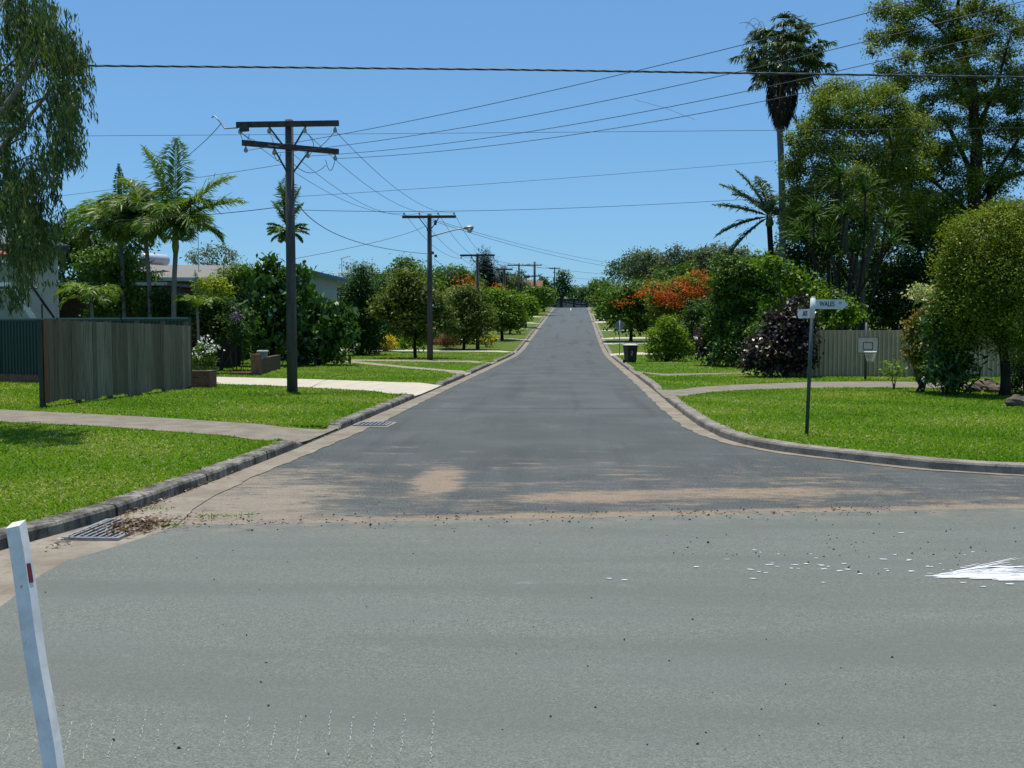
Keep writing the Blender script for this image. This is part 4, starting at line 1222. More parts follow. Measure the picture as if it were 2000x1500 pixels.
# tiled house with solar heater
dH = 60
TILE = plain('tile_roof_grey', (.20, .185, .165), .22, 5, .85, .2, stretch=(.6, 3, 3), bump=.4)
def gable_house(label, pxl, pxr, d, ye, yr, depth, wallm, roofm, fasciam, axis='x', wins=(), eave=.5, zg=None, group=None, rot=0.0):
    a = D(pxl, 640, d); b = D(pxr, 640, d)
    x0, x1, y = a[0], b[0], (a[1] + b[1]) / 2
    zg = prof(y) + .1 if zg is None else zg
    zt = zat(ye, d); zr = zat(yr, d + (depth / 2 if axis == 'x' else 0))
    t = thing('house', label, 'house', (x1, y, zg), group)
    mb = MB(); mb.slab([(x0, y), (x1, y), (x1, y + depth), (x0, y + depth)], zg - .3, zt)
    if axis == 'y': mb.add([(x0, y + .01, zt), (x1, y + .01, zt), ((x0 + x1) / 2, y + .01, zr - .05), (x0, y + depth - .01, zt), (x1, y + depth - .01, zt), ((x0 + x1) / 2, y + depth - .01, zr - .05)], [(0, 1, 2), (5, 4, 3)])
    else: mb.add([(x0 + .01, y, zt), (x0 + .01, y + depth, zt), (x0 + .01, y + depth / 2, zr - .05), (x1 - .01, y, zt), (x1 - .01, y + depth, zt), (x1 - .01, y + depth / 2, zr - .05)], [(2, 1, 0), (3, 4, 5)])
    mb.build('wall', wallm, t)
    mb = MB(); e = eave
    if axis == 'x':
        mb.plate([(x0 - e, y - e, zt + .02), (x1 + e, y - e, zt + .02), (x1 + e, y + depth / 2, zr), (x0 - e, y + depth / 2, zr)], .09)
        mb.plate([(x1 + e, y + depth + e, zt + .02), (x0 - e, y + depth + e, zt + .02), (x0 - e, y + depth / 2, zr), (x1 + e, y + depth / 2, zr)], .09)
    else:
        xm = (x0 + x1) / 2
        mb.plate([(x0 - e, y + depth, zt), (x0 - e, y - e, zt), (xm, y - e, zr), (xm, y + depth, zr)], .09)
        mb.plate([(x1 + e, y - e, zt), (x1 + e, y + depth, zt), (xm, y + depth, zr), (xm, y - e, zr)], .09)
    mb.build('roof', roofm, t)
    mb = MB()
    if axis == 'x': mb.box(((x0 + x1) / 2, y - e - .02, zt - .05), (x1 - x0 + 2 * e, .05, .2))
    else:
        mb.beam((x0 - e, y - e - .03, zt - .06), ((x0 + x1) / 2, y - e - .03, zr - .06), .04, .2); mb.beam((x1 + e, y - e - .03, zt - .06), ((x0 + x1) / 2 + .001, y - e - .03, zr - .061), .04, .2)
    mb.build('fascia', fasciam, t)
    windows(t, y, [(x0 + (x1 - x0) * a_, x0 + (x1 - x0) * b_, zg + c_, zg + d_) for a_, b_, c_, d_ in wins], WHITEP, GLASS)
    t.rotation_euler = (0, 0, rot)
    return t
FASW = plain('fascia_white', (.55, .58, .58), .06, 4, .5, .4)
h2 = gable_house('low house with a grey tiled roof and solar water heater behind the palms', 246, 452, dH, 546, 521, 9, plain('wall_taupe', (.20, .19, .16), .1, 2, .85), TILE, FASW, 'x',
                 [(.1, .3, 2.4, 3.7), (.45, .62, 2.4, 3.7), (.72, .97, 2.2, 3.8)], rot=.2)
c_ = D(318, 508, dH + 1.5)
mb = MB(); mb.tube([c_ + (-.55, -.5, .0), c_ + (-.5, -.45, .0), c_ + (.6, .6, -.02), c_ + (.65, .65, -.02)], [.30, .33, .33, .30], 16); tk = mb.build('water_heater', plain('heater_tank', (.55, .56, .57), .06, 4, .35, .5, .3), h2, True)
mb = MB(); mb.plate([c_ + (-1.5, -.9, -.62), c_ + (-.5, -1.6, -.62), c_ + (.2, -.7, -.1), c_ + (-.6, -.1, -.1)], .06); mb.build('solar_panel', BLACKP, h2)
# pale green low gable house
h3 = gable_house('pale green house with a low blue-edged roof right of the nearest pole', 520, 660, 62, 548, 526, 11, weatherboard('wall_mint', (.36, .41, .36)), plain('roof_white_iron', (.42, .45, .46), .08, 3, .4, .5), plain('fascia_blue', (.11, .20, .24), .1, 3, .5), 'y', [(.66, .82, 2.1, 3.3)], .6, rot=.26)
def antenna(px, y0, y1, d, label, w, two=True):
    q = D(px, y1, d); z1 = zat(y0, d)
    t = thing('tv_antenna', label, 'antenna', q)
    mb = MB(); mb.tube([q, (q[0], q[1], z1)], .022, 6); mb.build('mast', STEEL, t)
    mb = MB(); mb.tube([(q[0] - .1, q[1], z1 - .05), (q[0] + w, q[1], z1 + .12)], .018, 5)
    for k in range(5): x_ = q[0] + w * (k + .5) / 5; mb.tube([(x_, q[1] - .3, z1 + .03 * k), (x_, q[1] + .3, z1 + .03 * k)], .01, 4)
    mb.build('boom', STEEL, t)
    if two:
        mb = MB(); z_ = z1 - (z1 - q[2]) * .52; mb.tube([(q[0] - w * 1.3, q[1], z_), (q[0] + .5, q[1], z_ + .06)], .018, 5)
        for k in range(6): x_ = q[0] - w * 1.2 + w * 1.5 * k / 6; mb.tube([(x_, q[1] - .25, z_), (x_, q[1] + .25, z_)], .01, 4)
        mb.build('lower_boom', STEEL, t)
antenna(668, 505, 560, 63, 'thin television antenna mast at the right of the pale green house', .55)
antenna(388, 440, 530, 62, 'tall thin aerial mast above the grey tiled roof', .12, False)
# low dark carport roof
b = D(352, 640, 49)
t = thing('carport', 'low brown flat-roofed carport in front of the grey tiled house', 'carport', (b[0] + 1, b[1] + 2, .1))
mb = MB(); z_ = zat(575, 49)
mb.plate([(b[0] - 2.2, b[1], z_ + .1), (b[0] + 1.7, b[1] - .2, z_ - .22), (b[0] + 1.9, b[1] + 4, z_ - .2), (b[0] - 2.2, b[1] + 4, z_ + .12)], .10); mb.build('roof', plain('carport_roof', (.12, .095, .075), .1, 4, .7), t)
for dx, dy in ((-2.1, .1), (1.6, 0), (1.6, 3.8), (-2.1, 3.8)):
    mb = MB(); mb.box((b[0] + dx, b[1] + dy, z_ / 2 - .08), (.1, .1, z_ - .12)); mb.build('post', ARMWOOD, t)
mb = MB(); mb.box((b[0] - .2, b[1] + 3.9, .8), (3.4, .15, 1.5)); mb.build('back_wall', BRICKB, t)
REDT = plain('tile_roof_red', (.17, .085, .06), .2, 3, .85, .2)
gable_house('distant house with a red tiled roof behind the far power poles', 1022, 1054, 205, 566, 549, 9, plain('wall_red_far', (.28, .2, .15), .1, 2), REDT, REDT, 'x', [(.2, .4, 1, 2.2), (.6, .8, 1, 2.2)])
gable_house('distant house with a steep pinkish gable right of the dark pine', 948, 973, 150, 560, 524, 8, plain('wall_pink_far', (.34, .24, .20), .1, 2), plain('roof_grey_far', (.2, .17, .16), .15, 3), FASW, 'y', [(.35, .65, 2, 3)])
# dark boundary fence beyond the crest
t0 = D(1062, 640, 243); t1 = D(1222, 640, 243)
t = thing('boundary_fence', 'long dark timber fence across the end of the road at the crest', 'fence', ((t0[0] + t1[0]) / 2, t0[1], prof(t0[1])))
FDK = plain('dark_timber', (.035, .032, .03), .35, 2, .9, .1, stretch=(3, 3, .2))
zb = prof(t0[1]); 
mb = MB(); xx = t0[0] - 8
while xx < t1[0] + 8:
    mb.box((xx + .1, t0[1] + rng.normal(0, .01), zb + 1.15 + rng.normal(0, .03)), (.185, .03, 2.9)); xx += .2
mb.build('palings', FDK, t)
mb = MB(); mb.box(((t0[0] + t1[0]) / 2, t0[1] + .06, zb + 2.2), (t1[0] - t0[0] + 16, .06, .1)); mb.build('rail', FDK, t)

# ---------------------------------------------------------------- trees, palms and shrubs
def fill(lv, c, r, L, Wd, cov, rng, up=.45, jit=.75, shell=.45, droop=0.0, clump=None, below=.55, tint0=.5, tints=(.17, .17)):
    """leaves in clumps through an ellipsoid's outer volume"""
    c = np.asarray(c, float); r = np.asarray(r, float)
    n = int(cov * math.pi * r[0] * r[2] / (L * Wd * .5))
    if n < 12: n = 12
    cr = clump or max(1.8 * L, .22 * float(r.min()))
    per = 26
    k = max(8, n // per)
    dirs = unit(rng.normal(0, 1, (k, 3)))
    low = dirs[:, 2] < -.25
    flip = low & (rng.random(k) > below); dirs[flip, 2] *= -1
    rad = (shell + (1 - shell) * rng.random(k) ** .6) * (1 + rng.normal(0, .08, k))
    cen = c + dirs * r * rad[:, None]
    ct = rng.normal(tint0, tints[0], k)
    ci = rng.integers(0, k, n)
    pos = cen[ci] + rng.normal(0, 1, (n, 3)) * np.array((cr, cr, cr * .75)) * .55
    nr = unit(dirs[ci] * .5 + np.array((0, 0, up)) + rng.normal(0, jit, (n, 3)) * .7)
    ax = np.cross(nr, rng.normal(0, 1, (n, 3)))
    if droop: ax = unit(ax) * (1 - droop) + np.array((0, 0, -1.0)) * droop + rng.normal(0, .12, (n, 3))
    s = rng.uniform(.65, 1.25, n)
    lv.add(pos, ax, nr, L * s, Wd * s, ct[ci] + rng.normal(0, tints[1], n))
    return cen

def bend(a, b, rng, k=5, amt=.08):
    a = np.asarray(a, float); b = np.asarray(b, float); L = np.linalg.norm(b - a)
    w1 = rng.normal(0, amt * L, 3); w1[2] *= .3
    return [a + (b - a) * t + w1 * 4 * t * (1 - t) * (1 if t < .99 else 0) for t in np.linspace(0, 1, k)]

_seed = [100]
def plant(name, label, cat, px, d, blobs, leaf, mat, cov=4.5, tr=.12, bark=None, group=None, stems=1, fork=.4, flowers=None, base_py=None, depthk=1.0, limbs=True, lean=0.0, tint0=.5, **kw):
    _seed[0] += 1; rg = np.random.default_rng(_seed[0])
    if base_py is not None:
        b = on_lawn(px, base_py); d = fdist(b)
    else:
        b = D(px, 640, d)
    b[2] = ground_at(b) if abs(b[0]) < 130 and b[1] < 335 else prof(b[1])
    t = thing(name, label, cat, b, group)
    lv = LV(); cents = []; fl = LV() if flowers else None
    top = b.copy()
    for bl in blobs:
        dd = bl[4] if len(bl) > 4 else rg.normal(0, .15) * bl[2] / F * d
        c = D(bl[0], bl[1], d + dd)
        r = np.array((bl[2], bl[2] * depthk, bl[3])) / F * (d + dd)
        cv = cov * (bl[5] if len(bl) > 5 else 1.0)
        c[2] = max(c[2], b[2] + r[2] * .55)
        fill(lv, c, r, leaf[0], leaf[1], cv, rg, tint0=tint0, **kw)
        cents.append((c, r))
        if flowers:
            fm, fL, fc, flist = flowers
    lv.build('crown' if tr > 0 and stems == 1 else 'foliage', LM[mat], t)
    if flowers:
        for (fx, fy, fr, fr2, fdd) in flist:
            c = D(fx, fy, d + fdd); r = np.array((fr, fr, fr2)) / F * d
            fill(fl, c, r, fL, fL * .7, fc, rg, up=.8, shell=.2, clump=fL * 2)
        fl.build('flowers', LM[fm], t)
    bark = bark or BARK
    if tr > 0:
        mb = MB()
        if stems == 1:
            mean = np.mean([c for c, r in cents], axis=0); zlow = min(c[2] - r[2] for c, r in cents)
            fk = b + (mean - b) * fork; fk[0] = b[0] + (mean[0] - b[0]) * .25; fk[1] = b[1] + (mean[1] - b[1]) * .25
            P = bend(b - ZA * .15, fk, rg, 5, .03)
            mb.tube(P, [tr * 1.25, tr, tr * .92, tr * .86, tr * .8], 9)
            if limbs:
                for c, r in cents[:14]:
                    mb.tube(bend(fk, c + ZA * r[2] * .2, rg, 6, .08), [tr * .62, tr * .5, tr * .4, tr * .3, tr * .2, tr * .08], 6)
        else:
            for k in range(stems):
                c, r = cents[k % len(cents)]
                q = b + np.array((rg.normal(0, tr * 2), rg.normal(0, tr * 2), -.1))
                mb.tube(bend(q, c + rg.normal(0, .15, 3) * r, rg, 5, .06), [tr, tr * .8, tr * .6, tr * .4, tr * .15], 6)
        mb.build('trunk' if stems == 1 else 'stems', bark, t, True)
    return t

# ---- palms
def frond(lv, mbr, p0, az, el, L, droop, n, ll, rg, vee=.35, w=.045, tint=.5, hang=.55, tw=1.0):
    """feather frond: stalk arching from p0, leaflets both sides"""
    p = np.array(p0, float); pts = [p.copy()]; e = el
    st = 16
    for i in range(st):
        dv = np.array((math.cos(az) * math.cos(e), math.sin(az) * math.cos(e), math.sin(e)))
        p = p + dv * L / st; pts.append(p.copy()); e -= droop / st * (0.5 + i / st)
    mbr.tube(pts, [.035 * (1 - .85 * i / st) * (L / 3) ** .5 for i in range(st + 1)], 4, False)
    pts = np.array(pts); tt = np.linspace(.10, 1.0, n)
    idx = tt * st; i0 = np.minimum(idx.astype(int), st - 1); f = (idx - i0)[:, None]
    P = pts[i0] * (1 - f) + pts[i0 + 1] * f
    Tn = unit(pts[np.minimum(i0 + 1, st)] - pts[i0])
    side = unit(np.cross(Tn, ZA) + rg.normal(0, .02, (n, 3)) + 1e-4)
    upv = np.cross(side, Tn)
    ln = ll * np.clip(np.sin(tt * math.pi * .93 + .12) * 1.05, .22, 1) * rg.uniform(.85, 1.1, n)
    for s in (-1, 1):
        dv = unit(side * s * (1 - .25 * tt[:, None]) + Tn * .75 + upv * vee + rg.normal(0, .16, (n, 3)))
        nr = unit(np.cross(dv, Tn) * s + rg.normal(0, .25, (n, 3)))
        h1 = P + dv * ln[:, None] * .27
        lv.add(h1, dv, nr, ln * .58, w * tw, tint + rg.normal(0, .12, n))
        dv2 = unit(dv - ZA * hang * rg.uniform(.5, 1.8, n)[:, None])
        h2 = P + dv * ln[:, None] * .5 + dv2 * ln[:, None] * .24
        lv.add(h2, dv2, nr, ln * .58, w * .8 * tw, tint + rg.normal(0, .12, n))

def feather_palm(label, px, d, ycrown, fr, tr=.11, base_px=None, shaft=None, mat='palm', ll=.62, n=96, group=None, bark=None, w=.058, name='palm_tree', droopall=0.0):
    _seed[0] += 1; rg = np.random.default_rng(_seed[0])
    b = D(base_px or px, 640, d); b[2] = ground_at(b)
    c = D(px, ycrown, d)
    t = thing(name, label, 'palm', b, group)
    sh = shaft if shaft is not None else 1.0
    mb = MB(); mb.tube(bend(b - ZA * .2, c - ZA * sh, rg, 7, .012), [tr * 1.5, tr * 1.15, tr, tr * .95, tr * .92, tr * .9, tr * .9], 12); mb.build('trunk', bark or PALMBARK, t, True)
    if sh > 0:
        mb = MB(); mb.tube([c - ZA * sh, c - ZA * sh * .8, c - ZA * sh * .3, c + ZA * .1], [tr * .95, tr * 1.35, tr * 1.1, tr * .5], 12); mb.build('crownshaft', CROWNSHAFT, t, True)
    lv = LV(); mbr = MB()
    for (az, el, L, dr, *r_) in fr:
        frond(lv, mbr, c, math.radians(az), math.radians(el), L, math.radians(dr), n, ll * (r_[0] if r_ else 1), rg, tint=rg.normal(.5, .1), w=w)
    lv.build('fronds', LM[mat], t); mbr.build('frond_stalks', CROWNSHAFT, t, True)
    return t
# fronds: azimuth 0 = to the right of the view, 90 = away, 180 = left, 270 = toward the camera
PG = 'feather palms behind the timber fence'
feather_palm('tallest feather palm behind the fence, its bright fronds spread wide', 342, 45, 436,
             [(172, 74, 3.6, 20, 1.1), (100, 87, 3.8, 18, 1.0), (12, 52, 3.3, 35), (2, 30, 3.3, 38, .9), (-20, 60, 2.4, 120, .9), (20, 5, 2.2, 70, .9), (178, 35, 2.6, 80), (200, 10, 2.2, 70), (275, 45, 2.4, 120), (250, 15, 2.0, 90), (320, 20, 2.2, 90), (80, 30, 2.6, 80), (140, 25, 2.4, 90), (300, -15, 1.5, 50), (230, -20, 1.5, 50)],
             .115, 343, 1.3, ll=1.05, group=PG)
feather_palm('shaggy middle feather palm with drooping fronds, left of the tallest palm', 284, 45.8, 428,
             [(170, 55, 2.6, 110), (150, 75, 2.4, 60), (100, 70, 2.4, 90), (30, 55, 2.3, 120), (350, 35, 2.2, 120), (200, 30, 2.3, 120), (240, 50, 2.2, 140), (280, 60, 2.0, 140), (310, 30, 2.1, 130), (185, 10, 2.0, 80), (60, 30, 2.2, 100), (265, 10, 1.8, 90), (10, 5, 1.8, 80), (225, 0, 1.8, 80)],
             .10, 290, .9, ll=1.0, group=PG)
feather_palm('feather palm with an upright spear frond beside the weeping tree', 236, 46.5, 445,
             [(120, 86, 2.9, 8, .4), (176, 42, 2.9, 100, 1.05), (160, 60, 2.6, 110), (200, 30, 2.7, 110, 1.0), (20, 60, 2.5, 130), (340, 45, 2.4, 140), (265, 50, 2.3, 150), (80, 50, 2.4, 110), (230, 25, 2.3, 110), (300, 20, 2.1, 110), (180, 5, 2.2, 80), (10, 15, 2.1, 90), (60, 80, 2.2, 60), (285, 0, 1.8, 70)],
             .10, 243, .9, ll=1.0, group=PG)
feather_palm('small feather palm whose crown shows behind the nearest pole', 562, 62, 450,
             [(100, 88, 3.3, 5, 1.1), (170, 83, 2.9, 10, .9), (10, 80, 2.7, 20, .9), (180, 72, 2.0, 30, .7), (0, 70, 1.9, 30, .7), (185, 28, 1.3, 30, .55), (350, 25, 1.3, 30, .55), (220, 5, 1.3, 30, .55), (310, 5, 1.3, 30, .55), (170, 0, 1.3, 30, .55), (10, 0, 1.3, 30, .55), (265, 10, 1.2, 40, .55), (90, 15, 1.2, 40, .55), (190, -25, 1.2, 30, .5), (350, -28, 1.2, 30, .5), (255, -35, 1.1, 30, .5), (175, 15, 1.3, 30, .55), (5, 12, 1.3, 30, .55)],
             .13, 566, .8, ll=.85, group=None)
feather_palm('short arching palm in front of the brown brick garage', 178, 42.5, 590,
             [(170, 70, 1.9, 165), (155, 75, 1.5, 150), (30, 70, 1.6, 150), (350, 60, 1.5, 150), (250, 70, 1.6, 150), (290, 60, 1.5, 150), (100, 65, 1.5, 140), (200, 55, 1.8, 150), (60, 50, 1.4, 140), (320, 35, 1.4, 120), (215, 30, 1.4, 120)],
             .08, 182, 0, ll=.55, n=36, name='palm_tree')
feather_palm('young low palm clump at the right end of the fence top', 385, 43, 602,
             [(120, 85, 1.6, 20, .6), (60, 70, 1.3, 70), (170, 60, 1.2, 90), (20, 50, 1.2, 90), (270, 60, 1.1, 110), (210, 50, 1.1, 110), (320, 45, 1.1, 110)], .06, 385, 0, ll=.4, n=26)
feather_palm('dark feather palm with fronds combed to the left of the fan palm trunk', 1503, 58, 422,
             [(176, 62, 3.2, 22, .9), (178, 42, 3.3, 25, 1), (180, 16, 3.2, 12, 1), (183, -12, 3.3, 25, 1), (186, -35, 3.3, 30, 1), (150, 50, 2.6, 50), (60, 60, 2.4, 70), (20, 40, 2.4, 90), (340, 10, 2.2, 80), (250, 40, 2.2, 90), (120, 75, 2.6, 30), (300, 20, 2.0, 90)],
             .17, 1512, .6, ll=.8, n=64, w=.085, bark=BARK_DARK, mat='fan')

# fan palm towering on the right
def fan(lv, mbr, c, out, L, R, rg, tint, dead=False, w=.11):
    """a fan leaf: stalk from c along out, then a hand of segments whose tips hang"""
    out = unit(np.asarray(out, float))
    h = c + out * L - ZA * L * .08
    mbr.tube([c, c + out * L * .5 + ZA * .03, h], [.025, .02, .016], 4, False)
    out = unit(out - ZA * (.15 + .75 * max(0.0, float(out[2]))) + rg.normal(0, .18, 3))
    side = unit(np.cross(out, ZA) + 1e-4); upv = np.cross(side, out)
    n = 26
    a = np.linspace(-1.75, 1.75, n) + rg.normal(0, .05, n)
    dv = unit(out * np.cos(a)[:, None] + side * np.sin(a)[:, None] + upv * .10 + rg.normal(0, .06, (n, 3)))
    nr = unit(upv + rg.normal(0, .25, (n, 3)))
    lv.add(h + dv * R * .3, dv, nr, R * .66, w, tint + rg.normal(0, .1, n))
    d2 = unit(dv * .8 - ZA * rg.uniform(.3, 1.3, n)[:, None])
    lv.add(h + dv * R * .55 + d2 * R * .26, d2, nr + .3, R * .58, w * .7, tint + .08 + rg.normal(0, .12, n))
_seed[0] += 1; rg = np.random.default_rng(_seed[0])
dF = 57; b = D(1524, 640, dF); b[2] = ground_at(b)
fp = thing('fan_palm', 'very tall fan palm with a ragged crown and a skirt of dead fronds', 'palm', b)
mb = MB(); ct = D(1530, 108, dF)
mb.tube(bend(b - ZA * .2, D(1523, 250, dF), rg, 8, .004) + [ct], [.26, .22, .2, .185, .18, .175, .17, .17, .15], 12); mb.build('trunk', plain('fan_palm_bark', (.15, .14, .13), .25, 8, .9, .15, stretch=(.4, .4, 3), bump=.4), fp, True)
lv = LV(); mbr = MB()
for k in range(80):
    az = rg.uniform(0, 2 * math.pi); el = math.asin(rg.uniform(-.55, .99))
    out = np.array((math.cos(az) * math.cos(el), math.sin(az) * math.cos(el), math.sin(el)))
    c0 = ct + ZA * rg.uniform(-.6, .5)
    fan(lv, mbr, c0, out, rg.uniform(1.0, 1.75), rg.uniform(.7, .95), rg, rg.normal(.5, .12))
for (px, py) in ((1441, 118), (1470, 135), (1495, 150), (1500, 165), (1620, 135), (1605, 85), (1622, 90), (1572, 175), (1590, 130), (1480, 175), (1578, 160), (1550, 150)):
    tip = D(px, py - 10, dF + rg.normal(0, .5)); c0 = ct - ZA * .5; v = tip - c0; Lv = np.linalg.norm(v)
    fan(lv, mbr, c0, v + ZA * .15, Lv * .92, rg.uniform(.75, .95), rg, rg.normal(.45, .1))
lv.build('fronds', LM['fan'], fp); mbr.build('frond_stalks', plain('fan_stalk', (.12, .11, .04), .2, 4, .6), fp, True)
lv = LV(); n = 900
a = rg.uniform(0, 2 * math.pi, n); zz = rg.uniform(0, 1, n)
rr = .25 + .62 * np.sin(np.clip(zz, 0, 1) * 2.6) * rg.uniform(.6, 1, n)
sk = D(1527, 222, dF)
pos = sk + np.stack([np.cos(a) * rr, np.sin(a) * rr, (zz - .5) * 2.9 + .75], 1)
lv.add(pos, np.stack([np.cos(a) * .25, np.sin(a) * .25, -np.ones(n)], 1) + rg.normal(0, .15, (n, 3)), np.stack([np.cos(a), np.sin(a), np.zeros(n)], 1) + rg.normal(0, .4, (n, 3)), rg.uniform(.45, .9, n), .08, rg.normal(.35, .2, n))
for (px0, px1, py1) in ((1535, 1549, 232), (1540, 1557, 246), (1515, 1505, 225)):
    p0 = D(px0, 190, dF - .3); p1 = D(px1, py1, dF - .4)
    for k in range(40):
        f_ = rg.random(); q = p0 + (p1 - p0) * f_ + rg.normal(0, .07, 3)
        lv.add(q[None], (p1 - p0)[None] + rg.normal(0, .2, (1, 3)), rg.normal(0, 1, (1, 3)), .5, .06, rg.normal(.4, .15))
# thin curling seed stalks at upper left
mbr = MB()
for k in range(14):
    p0 = ct + ZA * rg.uniform(0, .9) - RGT * .9; p1 = D(rg.uniform(1440, 1500), rg.uniform(40, 130), dF + rg.normal(0, .4))
    mbr.tube(loop(p0, p1, -.5 - rg.random() * .5, n=8), .012, 4, False)
lv.build('dead_skirt', LM['dead'], fp); mbr.build('seed_stalks', plain('seed_stalk', (.16, .11, .08), .2, 5, .8), fp, True)

# strap-leaf clump (screw pine) under the big trees
def rosettes(label, px, d, spots, L, wd, mat, n=34, name='screw_pine', bark=BARK_DARK, cat='tree', group=None, el0=(-.2, 1.4)):
    _seed[0] += 1; rg = np.random.default_rng(_seed[0])
    b = D(px, 640, d); b[2] = ground_at(b); t = thing(name, label, cat, b, group)
    lv = LV(); mb = MB()
    fk = b + ZA * .9
    for (sx_, sy_, dd, s) in spots:
        c = D(sx_, sy_, d + dd)
        mb.tube(bend(b + rg.normal(0, .1, 3) * (1, 1, 0), c, rg, 6, .05), [.13, .10, .085, .07, .06, .05], 7)
        a = rg.uniform(0, 2 * math.pi, n); e = rg.uniform(*el0, n)
        dv = np.stack([np.cos(a) * np.cos(e), np.sin(a) * np.cos(e), np.sin(e)], 1)
        ll = L * s * rg.uniform(.7, 1.1, n)
        side = np.stack([-np.sin(a), np.cos(a), np.zeros(n)], 1); nr = np.cross(dv, side) * -1 + rg.normal(0, .2, (n, 3))
        tn = rg.normal(.5, .15, n)
        q = c + np.zeros((n, 3))
        for sg in range(3):
            lv.add(q + dv * ll[:, None] * .17, dv, nr, ll * .42, wd * (1, .9, .6)[sg], tn + .1 * sg)
            q = q + dv * ll[:, None] * .33
            dv = unit(dv - ZA * (.35 + .2 * sg) * rg.uniform(.6, 1.3, n)[:, None])
    lv.build('leaves', LM[mat], t); mb.build('trunk', bark, t, True)
    return t
rosettes('dark screw pine with strap leaves beneath the tall trees', 1650, 50, [(1590, 420, 0, 1), (1640, 350, .5, 1), (1690, 375, 0, 1), (1730, 430, .3, 1), (1650, 420, -.6, 1), (1570, 465, .2, 1), (1690, 450, -.5, 1), (1620, 475, -.4, 1), (1740, 480, 0, 1), (1665, 490, -.8, 1)], 1.35, .085, 'deep', 46)

# ---- weeping tree leaning into the frame at upper left
_seed[0] += 1; rg = np.random.default_rng(_seed[0])
dW = 19.5
b = D(-150, 840, dW); b[2] = ground_at(b)
wt_ = thing('weeping_tree', 'large weeping tree with hanging foliage at the upper left edge', 'tree', b)
mb = MB()
fk = D(-170, 420, dW)
mb.tube(bend(b - ZA * .2, fk, rg, 6, .02), [.34, .27, .24, .22, .2, .18], 12)
tips = []
for (px, py, dd, r) in ((40, -40, .3, .07), (120, 20, -.3, .05), (150, 100, .2, .04), (60, 90, .8, .05), (110, 180, 0, .035), (60, 260, .4, .035), (-60, 60, -.8, .07), (20, 160, -1, .04), (-40, 250, 0, .05), (95, 285, .2, .02), (55, 235, -.2, .02), (-100, 350, .6, .05), (60, 380, .5, .03), (-20, 420, -.6, .04), (100, 420, -.1, .02), (10, 0, -1.6, .05), (-60, 150, 1.5, .05)):
    e = D(px, py, dW + dd); P = bend(fk + (0, 0, rg.uniform(-.5, .3)), e, rg, 8, .06); mb.tube(P, list(np.linspace(r * 2, r * .3, 8)), 7); tips.append((P, e))
mb.build('trunk', BARK_PALE, wt_, True)
lv = LV(); mbr = MB()
def strand(p, L, rg, dens=1.0, tint=.5):
    k = max(5, int(L * 24 * dens)); t_ = rg.random(k)
    sway = rg.normal(0, .10, 2)
    q = p + np.stack([sway[0] * t_ ** 2 * L, sway[1] * t_ ** 2 * L, -t_ * L], 1) + rg.normal(0, .035, (k, 3))
    ax = np.stack([rg.normal(0, .34, k) + .12, rg.normal(0, .34, k), -np.ones(k)], 1)
    lv.add(q, ax, rg.normal(0, 1, (k, 3)), rg.uniform(.10, .19, k), rg.uniform(.020, .034, k), tint + rg.normal(0, .15, k))
    if rg.random() < .2: mbr.tube([p, p + np.array((sway[0] * L * .25, sway[1] * L * .25, -L * .5)), p + np.array((sway[0] * L, sway[1] * L, -L))], [.007, .005, .002], 3, False)
# hanging masses: centre px, top py, bottom py, half width, strand count
for (px, y0, y1, hw, cnt, dd) in ((30, -60, 120, 95, 420, 0), (75, 0, 150, 45, 190, .2), (115, 60, 150, 38, 130, -.2), (150, 92, 165, 22, 70, 0), (110, 130, 240, 30, 120, .1), (140, 150, 235, 22, 90, -.1), (135, 210, 320, 22, 110, .2), (100, 245, 345, 26, 110, 0), (75, 300, 400, 34, 150, .4),
                                  (30, 120, 225, 40, 120, .5), (12, 190, 250, 14, 26, 0), (5, 270, 345, 26, 90, .3), (25, 330, 450, 42, 210, -.2), (75, 370, 460, 40, 190, .2), (35, 440, 550, 46, 120, .1), (85, 440, 520, 28, 80, 0), (-60, 0, 400, 80, 420, .6), (45, 520, 600, 20, 40, 0), (20, 540, 600, 26, 30, .2), (-20, 100, 300, 60, 150, .8), (50, 205, 300, 50, 26, 0), (150, 60, 120, 14, 22, .1), (20, 330, 470, 46, 150, 0), (60, 390, 500, 40, 100, -.3), (70, 20, 140, 60, 150, -.4), (125, 150, 300, 26, 90, -.3)):
    nc = max(3, int(cnt / 9))
    for q_ in range(nc):
        u_ = max(-1.1, min(1.1, rg.normal(0, .55)))
        top_ = y0 + abs(u_) ** 1.6 * (y1 - y0) * .35 + rg.random() ** 1.2 * (y1 - y0) * .66
        cc = D(px + u_ * hw, top_, dW + dd + rg.normal(0, .8)); tn_ = rg.normal(.5, .2)
        lmax = min(rg.uniform(.45, 1.15), (y1 - top_ + 14) / F * dW)
        if lmax < .12: continue
        for k in range(5):
            o_ = rg.normal(0, .085, 3) * (1, 1, .9)
            strand(cc + o_ - ZA * .2 * np.linalg.norm(o_[:2]), lmax * rg.uniform(.55, 1), rg, 1.1, tn_)
lv.build('crown', LM['weep'], wt_); mbr.build('twigs', BARK_DARK, wt_, True)['kind'] = 'stuff'

